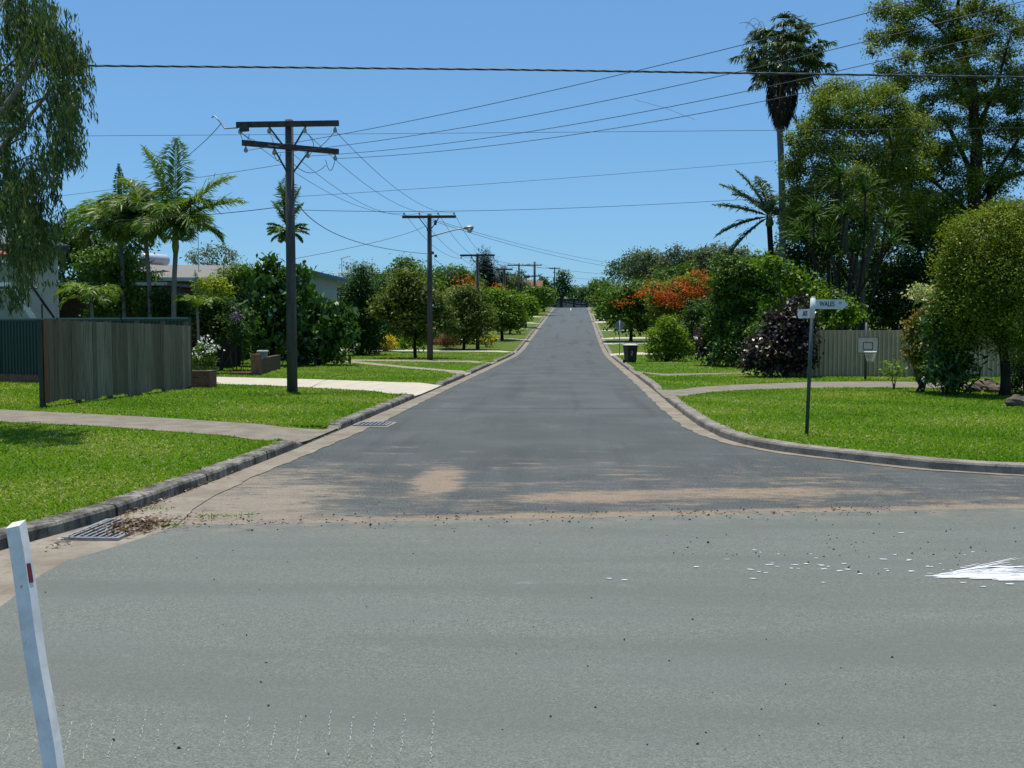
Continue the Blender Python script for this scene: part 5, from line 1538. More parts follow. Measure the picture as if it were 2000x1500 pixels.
# ---- left side planting
P_ = plant
P_('broadleaf_tree', 'dark broadleaf tree behind the cream house and garage', 'tree', 150, 66, [(120, 478, 60, 34), (165, 490, 50, 40), (70, 470, 60, 40), (200, 510, 50, 45), (150, 520, 60, 40)], (.30, .15), 'deep', 4.5, .25)
P_('broadleaf_tree', 'shady shrubby tree between the palm trunks and grey roofed house', 'tree', 262, 57, [(265, 470, 35, 45), (240, 530, 40, 50), (275, 560, 35, 40), (222, 590, 45, 40), (300, 600, 45, 35), (180, 520, 35, 35)], (.22, .11), 'mid', 4.5, .14, limbs=True)
P_('gum_tree', 'distant gum tree with an open flat crown above the grey roof', 'tree', 415, 118, [(395, 500, 26, 12), (420, 490, 26, 11), (445, 506, 20, 10), (378, 510, 16, 10), (412, 520, 30, 9), (455, 516, 10, 8)], (.42, .16), 'gum', 2.6, .28, BARK_PALE, limbs=True, fork=.6)
P_('broadleaf_tree', 'leafy shrub tree filling the gap in front of the brick garage', 'tree', 215, 47, [(225, 560, 36, 40), (205, 600, 36, 36), (255, 590, 32, 36), (240, 530, 26, 30), (190, 550, 20, 26)], (.20, .10), 'mid', 4.6, .08, BARK_DARK)
P_('shrub', 'dark hedge shrub under the tallest palm beside the carport', 'shrub', 320, 46.2, [(315, 595, 26, 34), (345, 600, 24, 30), (300, 625, 30, 24), (365, 620, 20, 24)], (.16, .08), 'deep', 5, .05, stems=4)
P_('shrub', 'golden leaved shrub glowing above the carport roof', 'shrub', 420, 50.5, [(415, 556, 26, 14), (400, 566, 18, 12), (432, 566, 20, 14)], (.16, .08), 'lime', 5, .04, stems=4, tint0=.75)
P_('feathery_tree', 'fine leaved green tree between golden shrub and big leaved tree', 'tree', 455, 53, [(450, 556, 34, 32), (478, 545, 30, 30), (435, 590, 35, 30), (470, 600, 30, 30)], (.20, .05), 'bright', 5, .10, tint0=.35)
P_('hedge', 'dark green hedge behind the white rose bush', 'hedge', 430, 47.5, [(400, 610, 30, 34), (440, 615, 35, 34), (475, 640, 28, 40), (410, 650, 30, 34)], (.16, .09), 'deep', 5.5, .05, stems=5)
def bigleaf(label, px, py, blobs, cov, n):
    return P_('rubber_tree', label, 'tree', px, None, blobs, (.42, .20), 'glossy', cov, .16, BARK_DARK, None, 1, .3, None, py, tint0=.42, droop=.45, up=.35, tints=(.14, .2), clump=.42, shell=.55)
bigleaf('tall big leaved tree left of the nearest pole', 530, 716, [(520, 550, 40, 42), (555, 565, 40, 45), (500, 600, 32, 42), (540, 620, 45, 50), (575, 600, 30, 45), (530, 665, 45, 40), (588, 545, 22, 22)], 5, 1)
bigleaf('round big leaved tree right of the nearest pole', 622, 713, [(620, 620, 50, 44), (598, 600, 40, 40), (655, 640, 38, 44), (620, 670, 58, 38), (665, 670, 30, 38), (582, 660, 40, 40), (600, 690, 45, 22), (655, 695, 35, 18)], 5, 1)
P_('shrub', 'light green rounded shrub left of the brick wall', 'shrub', 450, None, [(450, 650, 40, 26), (430, 670, 32, 28), (475, 672, 34, 30), (448, 690, 40, 20)], (.20, .09), 'bright', 5, .04, stems=5, base_py=711, tint0=.4)
P_('shrub', 'small light green shrub behind the letterbox', 'shrub', 545, None, [(542, 680, 26, 14), (560, 685, 16, 12), (525, 690, 16, 10)], (.16, .07), 'bright', 5, .03, stems=4, base_py=714, tint0=.55)
P_('flowering_shrub', 'dark shrub topped by a dusty purple flower head', 'shrub', 462, 46, [(462, 640, 18, 20), (470, 655, 22, 18)], (.14, .06), 'deep', 5, .03, stems=3, flowers=('violet', .10, 5, [(463, 623, 10, 9, -.5)]))
P_('rose_bush', 'white flowering rose bush above the red brick planter', 'rose bush', 398, None, [(395, 690, 18, 20), (405, 712, 18, 20), (385, 715, 14, 20), (410, 690, 12, 14)], (.09, .05), 'mid', 3.6, .015, stems=6, base_py=748, tint0=.55,
   flowers=('white', .10, 1.2, [(403, 663, 3, 3, -.4), (392, 666, 3, 3, -.3), (415, 672, 4, 4, -.4), (420, 682, 5, 4, -.5), (420, 686, 5, 4, -.4), (376, 690, 3, 3, -.4), (398, 676, 3, 3, -.4), (408, 684, 3, 3, -.5), (388, 700, 3, 3, -.4)]))
P_('conifer', 'tall dark green conifer right of the big leaved tree', 'tree', 706, None, [(708, 548, 16, 28), (700, 580, 28, 34), (690, 620, 36, 36), (718, 610, 28, 40), (705, 655, 34, 32), (728, 655, 24, 34), (712, 682, 30, 14)], (.34, .07), 'conifer', 8, .16, BARK_DARK, base_py=694, up=.7)
P_('conifer', 'shorter dark conifer behind the first street tree', 'tree', 750, None, [(750, 572, 18, 30), (742, 610, 26, 38), (765, 615, 22, 38), (750, 650, 30, 30)], (.34, .07), 'conifer', 8, .15, BARK_DARK, base_py=682, up=.7)
P_('broadleaf_tree', 'sprawling mid green tree behind the first street tree', 'tree', 790, 102, [(765, 548, 34, 24), (790, 530, 30, 24), (812, 545, 30, 26), (760, 575, 40, 26), (800, 580, 40, 30), (840, 560, 26, 22), (780, 515, 10, 14), (800, 522, 10, 8)], (.36, .16), 'mid', 4, .25)
P_('gum_tree', 'thin pale gum tree seen over the dark conifers', 'tree', 690, 125, [(690, 532, 20, 14), (725, 530, 16, 14), (735, 545, 20, 14), (672, 545, 12, 12)], (.40, .14), 'gum', 2.2, .22, BARK_PALE)
SG = 'street trees along the left verge'
P_('street_tree', 'nearest dusty olive street tree with a forked thin trunk', 'tree', 812, None, [(800, 566, 44, 28), (766, 596, 36, 28), (840, 596, 38, 32), (792, 612, 46, 34), (742, 610, 22, 16), (865, 625, 24, 26), (825, 640, 40, 24), (806, 632, 32, 14), (822, 652, 14, 10), (795, 545, 28, 16)], (.26, .12), 'olive', 7.0, .11, BARK_DARK, SG, base_py=700, fork=.45)
P_('street_tree', 'second dusty olive street tree, beside the third pole', 'tree', 905, None, [(905, 590, 36, 26), (880, 612, 30, 28), (935, 615, 28, 28), (905, 632, 42, 26), (880, 645, 22, 16), (950, 632, 18, 20), (918, 575, 20, 16), (915, 652, 30, 14)], (.28, .13), 'olive', 7.0, .13, BARK_DARK, SG, base_py=683, fork=.45, tint0=.42)
P_('street_tree', 'bright green street tree right of the olive ones', 'tree', 981, None, [(975, 590, 34, 24), (955, 585, 22, 20), (1000, 600, 26, 28), (980, 618, 40, 24), (1008, 622, 20, 20), (985, 636, 32, 14), (955, 620, 22, 22)], (.32, .15), 'bright', 7.0, .16, BARK_DARK, SG, base_py=664, fork=.5, tint0=.4)
P_('street_tree', 'small bright street tree at the far end of the left row', 'tree', 1027, None, [(1025, 592, 18, 16), (1035, 604, 16, 16), (1020, 612, 16, 14)], (.36, .17), 'bright', 7.0, .14, BARK_DARK, SG, base_py=640, fork=.45, tint0=.5)
P_('street_tree', 'green street tree half hidden by the bright one', 'tree', 996, None, [(994, 600, 18, 18), (1002, 616, 18, 14), (985, 616, 16, 14)], (.36, .17), 'mid', 7.0, .14, BARK_DARK, SG, base_py=652, fork=.4)
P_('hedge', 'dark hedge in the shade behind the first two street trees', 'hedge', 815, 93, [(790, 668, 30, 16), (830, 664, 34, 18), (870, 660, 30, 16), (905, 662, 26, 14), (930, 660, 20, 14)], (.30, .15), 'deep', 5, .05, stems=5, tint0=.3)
P_('shrub', 'round yellow flowering shrub under the first street tree', 'shrub', 753, None, [(753, 669, 21, 14)], (.15, .11), 'yellow', 7, .03, stems=5, base_py=686, tint0=.85, tints=(.1, .12), up=1.2)
P_('shrub', 'lime green shrub just right of the first street tree trunk', 'shrub', 822, None, [(822, 656, 10, 16), (815, 670, 14, 14), (800, 668, 20, 16)], (.2, .1), 'bright', 5, .04, stems=3, base_py=688, tint0=.4)
P_('grass_clump', 'rusty brown dry bush between the second pole and olive tree', 'shrub', 872, None, [(872, 664, 13, 10), (868, 671, 18, 8), (888, 670, 10, 8)], (.28, .03), 'brown', 5, .02, stems=5, base_py=681, up=.9)
P_('shrub', 'small yellow green shrub beside the third pole', 'shrub', 952, None, [(950, 662, 11, 9), (962, 661, 8, 7)], (.2, .12), 'yellow', 5, .04, stems=4, base_py=678, tint0=.5)
P_('broadleaf_tree', 'domed deep green tree with orange blossom behind the second pole', 'tree', 880, 118, [(880, 536, 36, 18), (860, 555, 30, 22), (905, 552, 34, 22), (880, 570, 50, 26), (845, 560, 24, 22), (925, 562, 22, 24)], (.36, .16), 'mid', 5, .3, flowers=('orange', .30, 2.2, [(915, 550, 9, 6, -3), (925, 560, 8, 6, -3), (893, 545, 10, 3, -4), (905, 565, 8, 5, -4)]))
P_('poinciana_tree', 'low flame tree with orange patches behind the second olive street tree', 'tree', 912, 104, [(905, 578, 34, 16), (930, 572, 24, 16), (885, 585, 24, 14)], (.34, .12), 'feather', 4.2, .2, flowers=('orange', .30, 2.6, [(912, 564, 15, 7, -2), (925, 560, 9, 6, -2), (895, 570, 8, 5, -2), (972, 562, 8, 4, 0)]))
P_('pine_tree', 'dark pointed pine rising right of the third pole', 'tree', 945, 128, [(946, 500, 3.5, 14), (946, 515, 9, 16), (948, 535, 15, 18), (942, 552, 20, 18), (956, 556, 14, 18), (952, 520, 6, 16), (948, 575, 24, 18)], (.5, .08), 'darkcon', 6.5, .25, BARK_DARK, up=.8)
P_('conifer', 'narrow columnar conifer beside the fourth pole', 'tree', 982, 127, [(982, 532, 4, 12), (982, 552, 6, 18), (982, 578, 7, 18)], (.4, .07), 'darkcon', 7, .15, BARK_DARK, up=.8)
P_('poinciana_tree', 'far flame tree peeping over the bright street tree', 'tree', 972, 120, [(962, 574, 16, 10), (975, 572, 16, 9)], (.36, .14), 'feather', 4, .18, flowers=('orange', .34, 2.4, [(974, 563, 8, 4, -2)]))
FG = 'trees far up the left side'
P_('broadleaf_tree', 'grey green round tree left of the far power poles', 'tree', 1002, 172, [(1002, 552, 18, 13), (990, 562, 14, 14), (1016, 562, 16, 14), (1000, 575, 26, 14)], (.5, .24), 'gum', 5, .3, group=FG)
P_('broadleaf_tree', 'dark tree under the slender far pole', 'tree', 1017, 184, [(1017, 565, 8, 16), (1022, 585, 14, 14), (1008, 582, 12, 14)], (.5, .24), 'deep', 5, .25, group=FG)
P_('broadleaf_tree', 'broad green tree in front of the red tiled roof', 'tree', 1048, 170, [(1040, 574, 18, 12), (1056, 572, 18, 13), (1070, 580, 13, 12), (1048, 588, 26, 12), (1032, 580, 12, 12)], (.48, .24), 'mid', 5, .3, group=FG)
P_('broadleaf_tree', 'low rounded green tree at the crest beside the left kerb', 'tree', 1062, 186, [(1060, 586, 16, 12), (1072, 590, 10, 9), (1046, 590, 16, 12)], (.48, .24), 'mid', 5.5, .25, group=FG, tint0=.5)
P_('broadleaf_tree', 'ragged tree left of the last power pole', 'tree', 1064, 232, [(1062, 550, 8, 10), (1068, 560, 10, 12), (1058, 565, 12, 12), (1074, 572, 12, 12)], (.6, .3), 'deep', 4, .3, group=FG)
P_('broadleaf_tree', 'tall round headed tree right of the last power pole', 'tree', 1096, 248, [(1098, 540, 13, 10), (1090, 550, 9, 12), (1106, 552, 9, 12), (1094, 568, 16, 14), (1088, 580, 16, 12), (1108, 570, 8, 10)], (.62, .3), 'deep', 4.5, .4, group=FG)
P_('broadleaf_tree', 'low green tree behind the dark fence at the road end', 'tree', 1120, 262, [(1115, 572, 14, 12), (1132, 570, 16, 10), (1124, 582, 26, 10)], (.65, .3), 'mid', 5, .3)
P_('broadleaf_tree', 'low dark tree behind the road end fence on its right', 'tree', 1150, 258, [(1145, 572, 12, 10), (1158, 568, 12, 14), (1150, 582, 20, 10), (1075, 584, 16, 10)], (.65, .3), 'deep', 5, .3)

# ---- right side planting
HG = 'rounded trees far up the right side'
P_('broadleaf_tree', 'rounded green tree nearest the crest on the right', 'tree', 1172, 196, [(1174, 556, 18, 12), (1164, 568, 14, 16), (1184, 566, 16, 14), (1170, 584, 22, 16)], (.5, .25), 'mid', 5, .3, group=HG)
P_('broadleaf_tree', 'pale green layered tree leaning over the right kerb', 'tree', 1184, 146, [(1184, 576, 20, 15), (1176, 592, 18, 17), (1196, 598, 24, 24), (1186, 615, 22, 17), (1200, 566, 20, 11)], (.42, .2), 'mid', 6.5, .25, group=HG, tint0=.6)
P_('poinciana_tree', 'flame tree with sparse orange flowers over the diamond sign', 'tree', 1232, None, [(1215, 585, 34, 20), (1250, 572, 36, 20), (1205, 605, 26, 26), (1240, 608, 40, 26), (1222, 628, 36, 20), (1270, 600, 30, 28), (1262, 630, 30, 20), (1240, 640, 26, 10)], (.36, .16), 'mid', 6.5, .17, BARK_DARK, base_py=667, fork=.5,
   flowers=('orange', .26, 1.5, [(1222, 571, 16, 4, -1), (1205, 592, 8, 5, -2.5), (1228, 590, 8, 6, -2.6), (1258, 568, 8, 5, -1), (1213, 597, 8, 4, -3)]))
P_('poinciana_tree', 'big flame tree covered in orange red flowers', 'tree', 1335, 90, [(1300, 566, 36, 18), (1340, 556, 38, 18), (1380, 560, 30, 18), (1320, 590, 44, 26), (1365, 590, 40, 26), (1290, 600, 30, 26), (1345, 615, 44, 24), (1400, 590, 24, 24), (1305, 630, 30, 18)], (.32, .12), 'feather', 6.0, .24, BARK, fork=.35,
   flowers=('orange', .20, 1.7, [(1290, 560, 13, 5, -1.5), (1300, 575, 20, 11, -2.4), (1325, 560, 23, 9, -2), (1310, 580, 26, 12, -2.6), (1365, 535, 19, 8, -0.6), (1380, 548, 22, 8, -1.4), (1350, 576, 20, 9, -2.6), (1340, 566, 17, 8, -2.4), (1372, 570, 13, 8, -2), (1322, 600, 12, 5, -3), (1270, 557, 14, 5, 0), (1384, 578, 12, 6, -2), (1292, 583, 17, 11, -2.6), (1270, 566, 20, 6, -1), (1256, 575, 17, 6, -1.5), (1318, 590, 17, 11, -3), (1300, 592, 14, 9, -3), (1335, 548, 20, 5, -0.8), (1392, 560, 14, 10, -1.5), (1362, 560, 17, 8, -1.8)]))
GG = 'gum trees behind the flame trees'
P_('gum_tree', 'grey green gum with an open crown left of the others behind flame tree', 'tree', 1265, 130, [(1240, 498, 12, 8), (1262, 500, 26, 14), (1285, 505, 20, 16), (1228, 503, 8, 7), (1260, 520, 30, 14), (1290, 525, 26, 18), (1240, 530, 22, 14), (1230, 540, 14, 12), (1276, 540, 30, 14)], (.42, .17), 'gum', 3.4, .3, BARK_PALE, GG)
P_('gum_tree', 'tall olive gum with two rounded heads behind the flame tree', 'tree', 1330, 126, [(1328, 494, 16, 14), (1310, 505, 14, 14), (1350, 500, 18, 14), (1325, 520, 34, 20), (1360, 515, 26, 20), (1300, 530, 24, 18), (1340, 540, 40, 16)], (.42, .17), 'gum', 4.2, .3, BARK, GG, tint0=.42)
P_('gum_tree', 'broad domed olive gum right of the two headed one', 'tree', 1405, 118, [(1405, 494, 30, 18), (1380, 505, 24, 20), (1430, 506, 22, 20), (1400, 525, 44, 24), (1430, 540, 34, 22), (1375, 540, 30, 20), (1450, 505, 16, 20)], (.40, .17), 'gum', 4.4, .3, BARK, GG, tint0=.5)
P_('broadleaf_tree', 'deep green domed tree directly behind the big flame tree', 'tree', 1330, 104, [(1318, 534, 34, 12), (1340, 528, 22, 10), (1300, 545, 28, 12), (1425, 560, 34, 30), (1440, 590, 34, 30)], (.34, .16), 'mid', 5, .25, tint0=.35)
P_('shrub', 'light green pointed shrub beside the wheelie bin', 'shrub', 1303, None, [(1305, 640, 22, 18), (1292, 660, 26, 22), (1318, 662, 24, 24), (1303, 684, 38, 22), (1280, 685, 18, 18), (1328, 690, 16, 14), (1303, 628, 10, 10), (1349, 676, 11, 10), (1345, 690, 14, 10)], (.17, .08), 'bright', 6.5, .05, stems=6, base_py=706, tint0=.62)
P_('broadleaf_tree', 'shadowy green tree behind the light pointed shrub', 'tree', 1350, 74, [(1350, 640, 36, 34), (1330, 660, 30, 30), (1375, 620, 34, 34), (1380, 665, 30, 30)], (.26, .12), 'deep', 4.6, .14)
P_('shrub', 'dark purple leaved shrub left of the bright green ferny one', 'shrub', 1388, None, [(1385, 650, 24, 24), (1370, 672, 20, 22), (1400, 668, 24, 22), (1382, 695, 26, 16), (1408, 640, 18, 18)], (.19, .12), 'purple', 5, .05, stems=5, base_py=714)
P_('shrub', 'bright green ferny shrub between the two purple shrubs', 'shrub', 1428, None, [(1425, 680, 32, 22), (1450, 655, 30, 28), (1405, 700, 24, 12), (1440, 702, 34, 12), (1470, 690, 26, 20)], (.24, .09), 'glossy', 4.6, .04, stems=5, base_py=717, tint0=.75)
P_('shrub', 'large dark purple shrub against the corrugated fence', 'shrub', 1525, None, [(1530, 640, 36, 44), (1560, 625, 30, 50), (1495, 690, 40, 34), (1545, 690, 44, 42), (1475, 712, 24, 20), (1520, 718, 46, 18), (1510, 660, 30, 26), (1575, 670, 20, 50)], (.17, .11), 'purple', 5.2, .06, stems=6, base_py=737)
P_('flowering_shrub', 'big tangled mid green shrub bank behind the purple shrubs', 'shrub', 1460, 52, [(1420, 600, 36, 34), (1465, 580, 40, 34), (1510, 560, 36, 34), (1440, 640, 40, 36), (1490, 620, 40, 40), (1530, 590, 30, 34), (1400, 640, 24, 30), (1405, 560, 24, 22), (1440, 540, 34, 30), (1555, 560, 24, 26), (1480, 530, 34, 30), (1420, 525, 26, 24), (1520, 620, 34, 34, -3), (1490, 655, 30, 26, -3.5), (1545, 600, 26, 26, -4)], (.19, .10), 'mid', 5.4, .06, stems=7, tint0=.34)
P_('broadleaf_tree', 'leafy light green tree behind the street sign', 'tree', 1560, 46, [(1500, 600, 26, 22), (1545, 548, 30, 26), (1580, 560, 26, 24), (1525, 530, 22, 20), (1565, 585, 30, 24), (1500, 520, 26, 24)], (.21, .13), 'bright', 4.4, .1, tint0=.3)
P_('vine_shrub', 'light green climber spilling over the corrugated fence behind the sign', 'shrub', 1635, 42.6, [(1630, 590, 34, 24), (1660, 610, 26, 26), (1610, 605, 26, 26), (1640, 625, 40, 22), (1600, 630, 20, 20)], (.17, .11), 'bright', 4.6, .05, stems=4, tint0=.35)
P_('broadleaf_tree', 'dark understorey tree behind the corrugated fence, left of the leaning trunk', 'tree', 1600, 62, [(1560, 470, 44, 44), (1610, 500, 40, 40), (1540, 510, 34, 40), (1590, 450, 40, 40), (1640, 480, 34, 36), (1560, 420, 30, 30)], (.24, .11), 'deep', 4.4, .14, BARK_DARK)  # leaf colour of these understorey trees is darkened to imitate shade below the crowns
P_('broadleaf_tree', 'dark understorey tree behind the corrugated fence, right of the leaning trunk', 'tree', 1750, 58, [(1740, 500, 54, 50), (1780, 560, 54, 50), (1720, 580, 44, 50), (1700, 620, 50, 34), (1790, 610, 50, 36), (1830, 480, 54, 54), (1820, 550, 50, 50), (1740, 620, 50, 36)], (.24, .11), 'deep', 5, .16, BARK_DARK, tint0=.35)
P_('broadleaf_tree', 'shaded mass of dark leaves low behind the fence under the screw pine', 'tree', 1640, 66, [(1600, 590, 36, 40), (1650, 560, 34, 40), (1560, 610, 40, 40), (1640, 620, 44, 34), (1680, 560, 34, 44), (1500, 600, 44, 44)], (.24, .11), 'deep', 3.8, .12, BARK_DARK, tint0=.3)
P_('broadleaf_tree', 'green tree tinted dark for shade, filling in behind the screw pine crowns', 'tree', 1680, 63, [(1600, 390, 50, 46), (1660, 400, 54, 50), (1720, 420, 50, 50), (1780, 420, 54, 54), (1660, 470, 60, 50), (1840, 450, 54, 54), (1740, 360, 44, 40), (1560, 440, 36, 40)], (.22, .11), 'deep', 5, .2, BARK_DARK, tint0=.3)  # dark leaf tint stands in for shade cast by the tall crowns
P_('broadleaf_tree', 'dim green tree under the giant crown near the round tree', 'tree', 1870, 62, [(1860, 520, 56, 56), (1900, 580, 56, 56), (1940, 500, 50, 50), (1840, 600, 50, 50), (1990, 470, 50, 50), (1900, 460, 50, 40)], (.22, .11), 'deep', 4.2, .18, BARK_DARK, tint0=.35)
# two giants behind the fence, with their own limbs
def giant(label, base_px, d, limbs_, blobs, mat, leaf, cov, name='tall_tree', bark=BARK_DARK, tint0=.5, **kw):
    _seed[0] += 1; rg = np.random.default_rng(_seed[0])
    b = D(base_px, 640, d); b[2] = ground_at(b); t = thing(name, label, 'tree', b)
    mb = MB()
    for pts, r0, r1 in limbs_:
        P = [D(px, py, d + dd) for px, py, dd in pts]
        if pts[0][1] == 640: P[0][2] = b[2] - .2
        fine = []
        for i in range(len(P) - 1):
            for q in range(4): fine.append(P[i] + (P[i + 1] - P[i]) * q / 4 + rg.normal(0, r1 * .5, 3))
        fine.append(P[-1]); mb.tube(fine, list(np.linspace(r0, r1, len(fine))), 9)
    lv = LV()
    for bl in blobs:
        dd = bl[4] if len(bl) > 4 else rg.normal(0, 1.2)
        c = D(bl[0], bl[1], d + dd); r = np.array((bl[2], bl[2], bl[3])) / F * d
        cen = fill(lv, c, r, leaf[0], leaf[1], cov * (bl[5] if len(bl) > 5 else 1), rg, tint0=tint0, shell=.25, **kw)
        for q in cen[::max(1, len(cen) // 4)][:4]:
            mb.tube(bend(c - ZA * r[2] * .6, q, rg, 4, .1), [.045, .035, .022, .008], 5, False)
    lv.build('crown', LM[mat], t); mb.build('trunk', bark, t, True)
    return t
giant('tall spreading tree with feathery olive foliage right of the fan palm', 1690, 53,
      [([(1690, 640, 0), (1682, 560, 0), (1655, 480, 0), (1640, 400, .3)], .30, .14), ([(1655, 480, 0), (1640, 380, .2), (1615, 270, .4)], .15, .03), ([(1682, 540, 0), (1720, 420, .5), (1745, 300, .4), (1720, 180, .2)], .17, .03), ([(1640, 400, .3), (1700, 320, .3), (1770, 260, 0)], .10, .03), ([(1745, 300, .4), (1800, 230, .8)], .07, .03), ([(1640, 400, 0), (1590, 330, -.6), (1570, 280, -.4)], .09, .02), ([(1720, 420, 0), (1680, 300, -1), (1660, 220, -1)], .08, .02)],
      [(1640, 178, 36, 24), (1612, 205, 30, 26), (1675, 205, 40, 26), (1720, 190, 34, 24), (1600, 240, 34, 28), (1650, 245, 44, 30), (1705, 245, 40, 28), (1750, 215, 30, 22), (1585, 290, 32, 28), (1630, 300, 40, 30), (1690, 300, 44, 28), (1750, 290, 34, 26), (1560, 300, 18, 22), (1610, 345, 36, 30), (1665, 350, 40, 28), (1730, 350, 40, 28), (1556, 340, 24, 26), (1570, 390, 30, 26), (1700, 400, 40, 28, 1, .5), (1760, 400, 34, 28, 1, .5), (1545, 275, 14, 14), (1780, 330, 30, 26), (1722, 178, 22, 18), (1745, 250, 34, 26), (1770, 290, 30, 26), (1735, 320, 36, 26), (1790, 400, 34, 30, 1, .5), (1548, 385, 22, 30, 1), (1556, 440, 26, 30, 1), (1545, 330, 18, 26, 1), (1575, 260, 22, 24), (1600, 190, 20, 20), (1780, 250, 26, 24, .5), (1800, 300, 26, 26, .5), (1640, 420, 40, 28, 1, .6), (1600, 430, 34, 26, 1, .6)],
      'feather', (.15, .07), 5.2, bark=BARK, tint0=.50, clump=.36)
giant('dark trunked giant tree filling the upper right corner', 1905, 58,
      [([(1900, 640, 0), (1905, 480, 0), (1908, 330, 0), (1905, 220, 0), (1890, 120, .3), (1870, 20, .5)], .48, .12), ([(1905, 420, 0), (1960, 350, -.5), (2040, 320, -1)], .22, .10), ([(1905, 260, 0), (1950, 160, .5), (1975, 60, .5)], .15, .04), ([(1905, 350, 0), (1850, 240, .4), (1800, 225, .8), (1768, 232, 1.2)], .15, .04), ([(1890, 130, .3), (1840, 60, 0), (1790, 20, 0)], .10, .03), ([(1905, 230, 0), (1850, 130, -.5), (1800, 100, -.5)], .10, .03), ([(1900, 420, 0), (1830, 360, .8), (1780, 330, .6)], .14, .04), ([(1870, 20, .5), (1880, -80, .5)], .10, .04), ([(1908, 400, 0), (1990, 270, .8), (2050, 230, 1)], .12, .04), ([(1905, 470, 0), (1970, 420, -1), (2060, 395, -2)], .16, .06)],
      [(1725, 20, 26, 20), (1770, 30, 40, 26), (1815, 10, 36, 24), (1716, 80, 22, 16), (1745, 70, 26, 18), (1705, 100, 12, 10), (1790, 80, 34, 24), (1850, 40, 36, 24), (1840, 90, 36, 22), (1900, 20, 36, 24), (1950, 30, 34, 26), (1985, 60, 22, 24), (1930, 75, 30, 20), (1700, 75, 14, 10), (1770, 115, 26, 16), (1890, 110, 34, 20), (1960, 110, 34, 22), (1860, 140, 34, 20), (1820, 150, 30, 18), (1925, 150, 36, 20), (1985, 150, 26, 30), (1870, 185, 36, 20), (1940, 195, 36, 22), (1820, 195, 30, 16), (1980, 205, 30, 24), (1850, 240, 34, 20), (1910, 245, 38, 26), (1965, 260, 34, 24), (1870, 290, 40, 24), (1930, 305, 36, 26), (1985, 310, 24, 26), (1810, 290, 30, 22), (1830, 340, 40, 26), (1890, 350, 40, 28), (1800, 390, 40, 30), (1860, 400, 44, 34), (1770, 440, 34, 36), (1830, 450, 44, 40), (1890, 440, 40, 40), (1940, 370, 30, 22), (1800, -40, 50, 30), (1880, -40, 50, 30), (1960, -30, 50, 30), (2040, 60, 40, 60), (2040, 200, 40, 60), (2030, 330, 36, 40), (1770, 160, 34, 22), (1790, 225, 36, 22, 1), (1765, 250, 26, 20, 1.2), (1735, 140, 26, 16), (1800, 255, 30, 24), (1840, 310, 34, 26), (1900, 70, 40, 22), (1870, 70, 30, 20), (1950, 345, 36, 26), (1990, 255, 30, 26), (1780, 350, 34, 30), (1900, 200, 40, 22), (1950, 420, 40, 30), (2000, 420, 40, 30), (1755, 60, 26, 16), (1820, 120, 30, 18), (1880, 160, 40, 20), (1970, 180, 30, 22)],
      'feather', (.16, .075), 4.6, bark=BARK_DARK, tint0=.44, clump=.36)
P_('slim_tree', 'slim dark trunk standing between screw pine and fence, right of the sign', 'tree', 1615, 57, [(1610, 440, 30, 30), (1630, 470, 24, 24)], (.2, .1), 'deep', 3, .12, BARK_DARK, fork=.8)
P_('round_tree', 'rounded fine leaved tree at the right edge of the lawn', 'tree', 1962, None, [(1930, 470, 80, 60, -.2), (1990, 440, 70, 50, .2), (1890, 530, 60, 60, 0), (1950, 550, 90, 70, -.4), (2020, 540, 80, 80, 0), (1890, 600, 60, 50, -.2), (1960, 630, 80, 44, -.4), (2040, 650, 60, 44, 0), (1870, 560, 34, 46, .2), (1925, 650, 40, 30, -.2), (2060, 480, 60, 70, .3), (1985, 678, 44, 26, -.5), (1868, 500, 22, 20, 0), (1900, 450, 24, 18, .1), (1955, 410, 26, 16, 0), (1880, 660, 26, 18, -.2)], (.085, .042), 'rounded', 4.6, .15, BARK_DARK, base_py=773, fork=.42, tint0=.5, clump=.30, shell=.5)
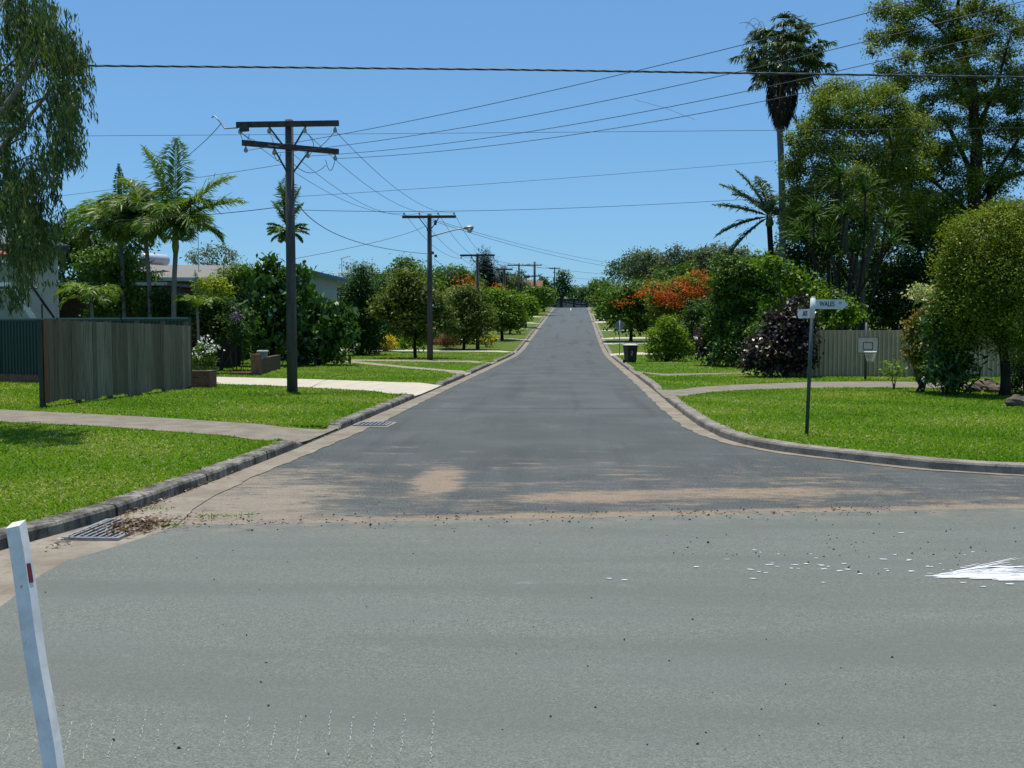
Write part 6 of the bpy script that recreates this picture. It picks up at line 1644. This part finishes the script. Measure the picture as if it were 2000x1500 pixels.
P_('round_tree', 'low dark leafy branch growth at the right photo edge', 'shrub', 2010, 30.5, [(2010, 720, 44, 34), (2030, 690, 50, 40), (1990, 760, 24, 20)], (.09, .045), 'deep', 4.2, .04, stems=4)
P_('croton_shrub', 'reddish copper leaved shrub left of the dark glossy one', 'shrub', 1800, None, [(1800, 640, 20, 34), (1790, 680, 20, 30), (1815, 620, 20, 24), (1800, 715, 20, 30), (1830, 660, 20, 44), (1780, 650, 12, 24), (1770, 693, 8, 7)], (.13, .06), 'croton', 5, .04, stems=6, base_py=766, tint0=.6)
P_('glossy_shrub', 'tall dark glossy shrub between the copper shrub and round tree', 'shrub', 1852, None, [(1850, 610, 26, 30), (1835, 650, 24, 40), (1868, 650, 28, 44), (1850, 700, 40, 40), (1870, 720, 30, 40), (1840, 740, 36, 24), (1872, 748, 24, 20)], (.26, .075), 'glossy', 5.4, .05, stems=6, base_py=771, droop=.3, tint0=.42)
P_('variegated_shrub', 'cream variegated shrub lit by sun above the copper shrub', 'shrub', 1798, 37.5, [(1800, 572, 20, 16), (1785, 580, 12, 10), (1812, 580, 12, 14)], (.13, .07), 'cream', 4.5, .035, stems=4, tint0=.5)
P_('sapling', 'spindly young shrub with pale leaves in front of the corrugated fence', 'shrub', 1745, None, [(1742, 715, 10, 9), (1730, 724, 8, 7), (1756, 722, 9, 7), (1745, 730, 10, 7)], (.11, .06), 'bright', 2.6, .018, stems=4, base_py=760, tint0=.6)
# far wood that closes the view between the gardens
def wood(name, seed, spots, mat):
    rg = np.random.default_rng(seed); lv = LV()
    for (px, py, rx, ry, d) in spots:
        c = D(px, py, d); fill(lv, c, np.array((rx, rx * .6, ry)) / F * d, .9, .42, 4.2, rg, tints=(.2, .15))
    lv.build(name, LM[mat], None, 'stuff')
wood('distant_wood', 1, [(x, 566 + 10 * math.sin(x * .05) - (12 if x > 1500 else 0), 60, 26, 330) for x in range(-400, 1060, 60)] + [(x, 545 + 10 * math.sin(x * .05), 60, 34, 300) for x in range(1240, 2500, 60)], 'deep')
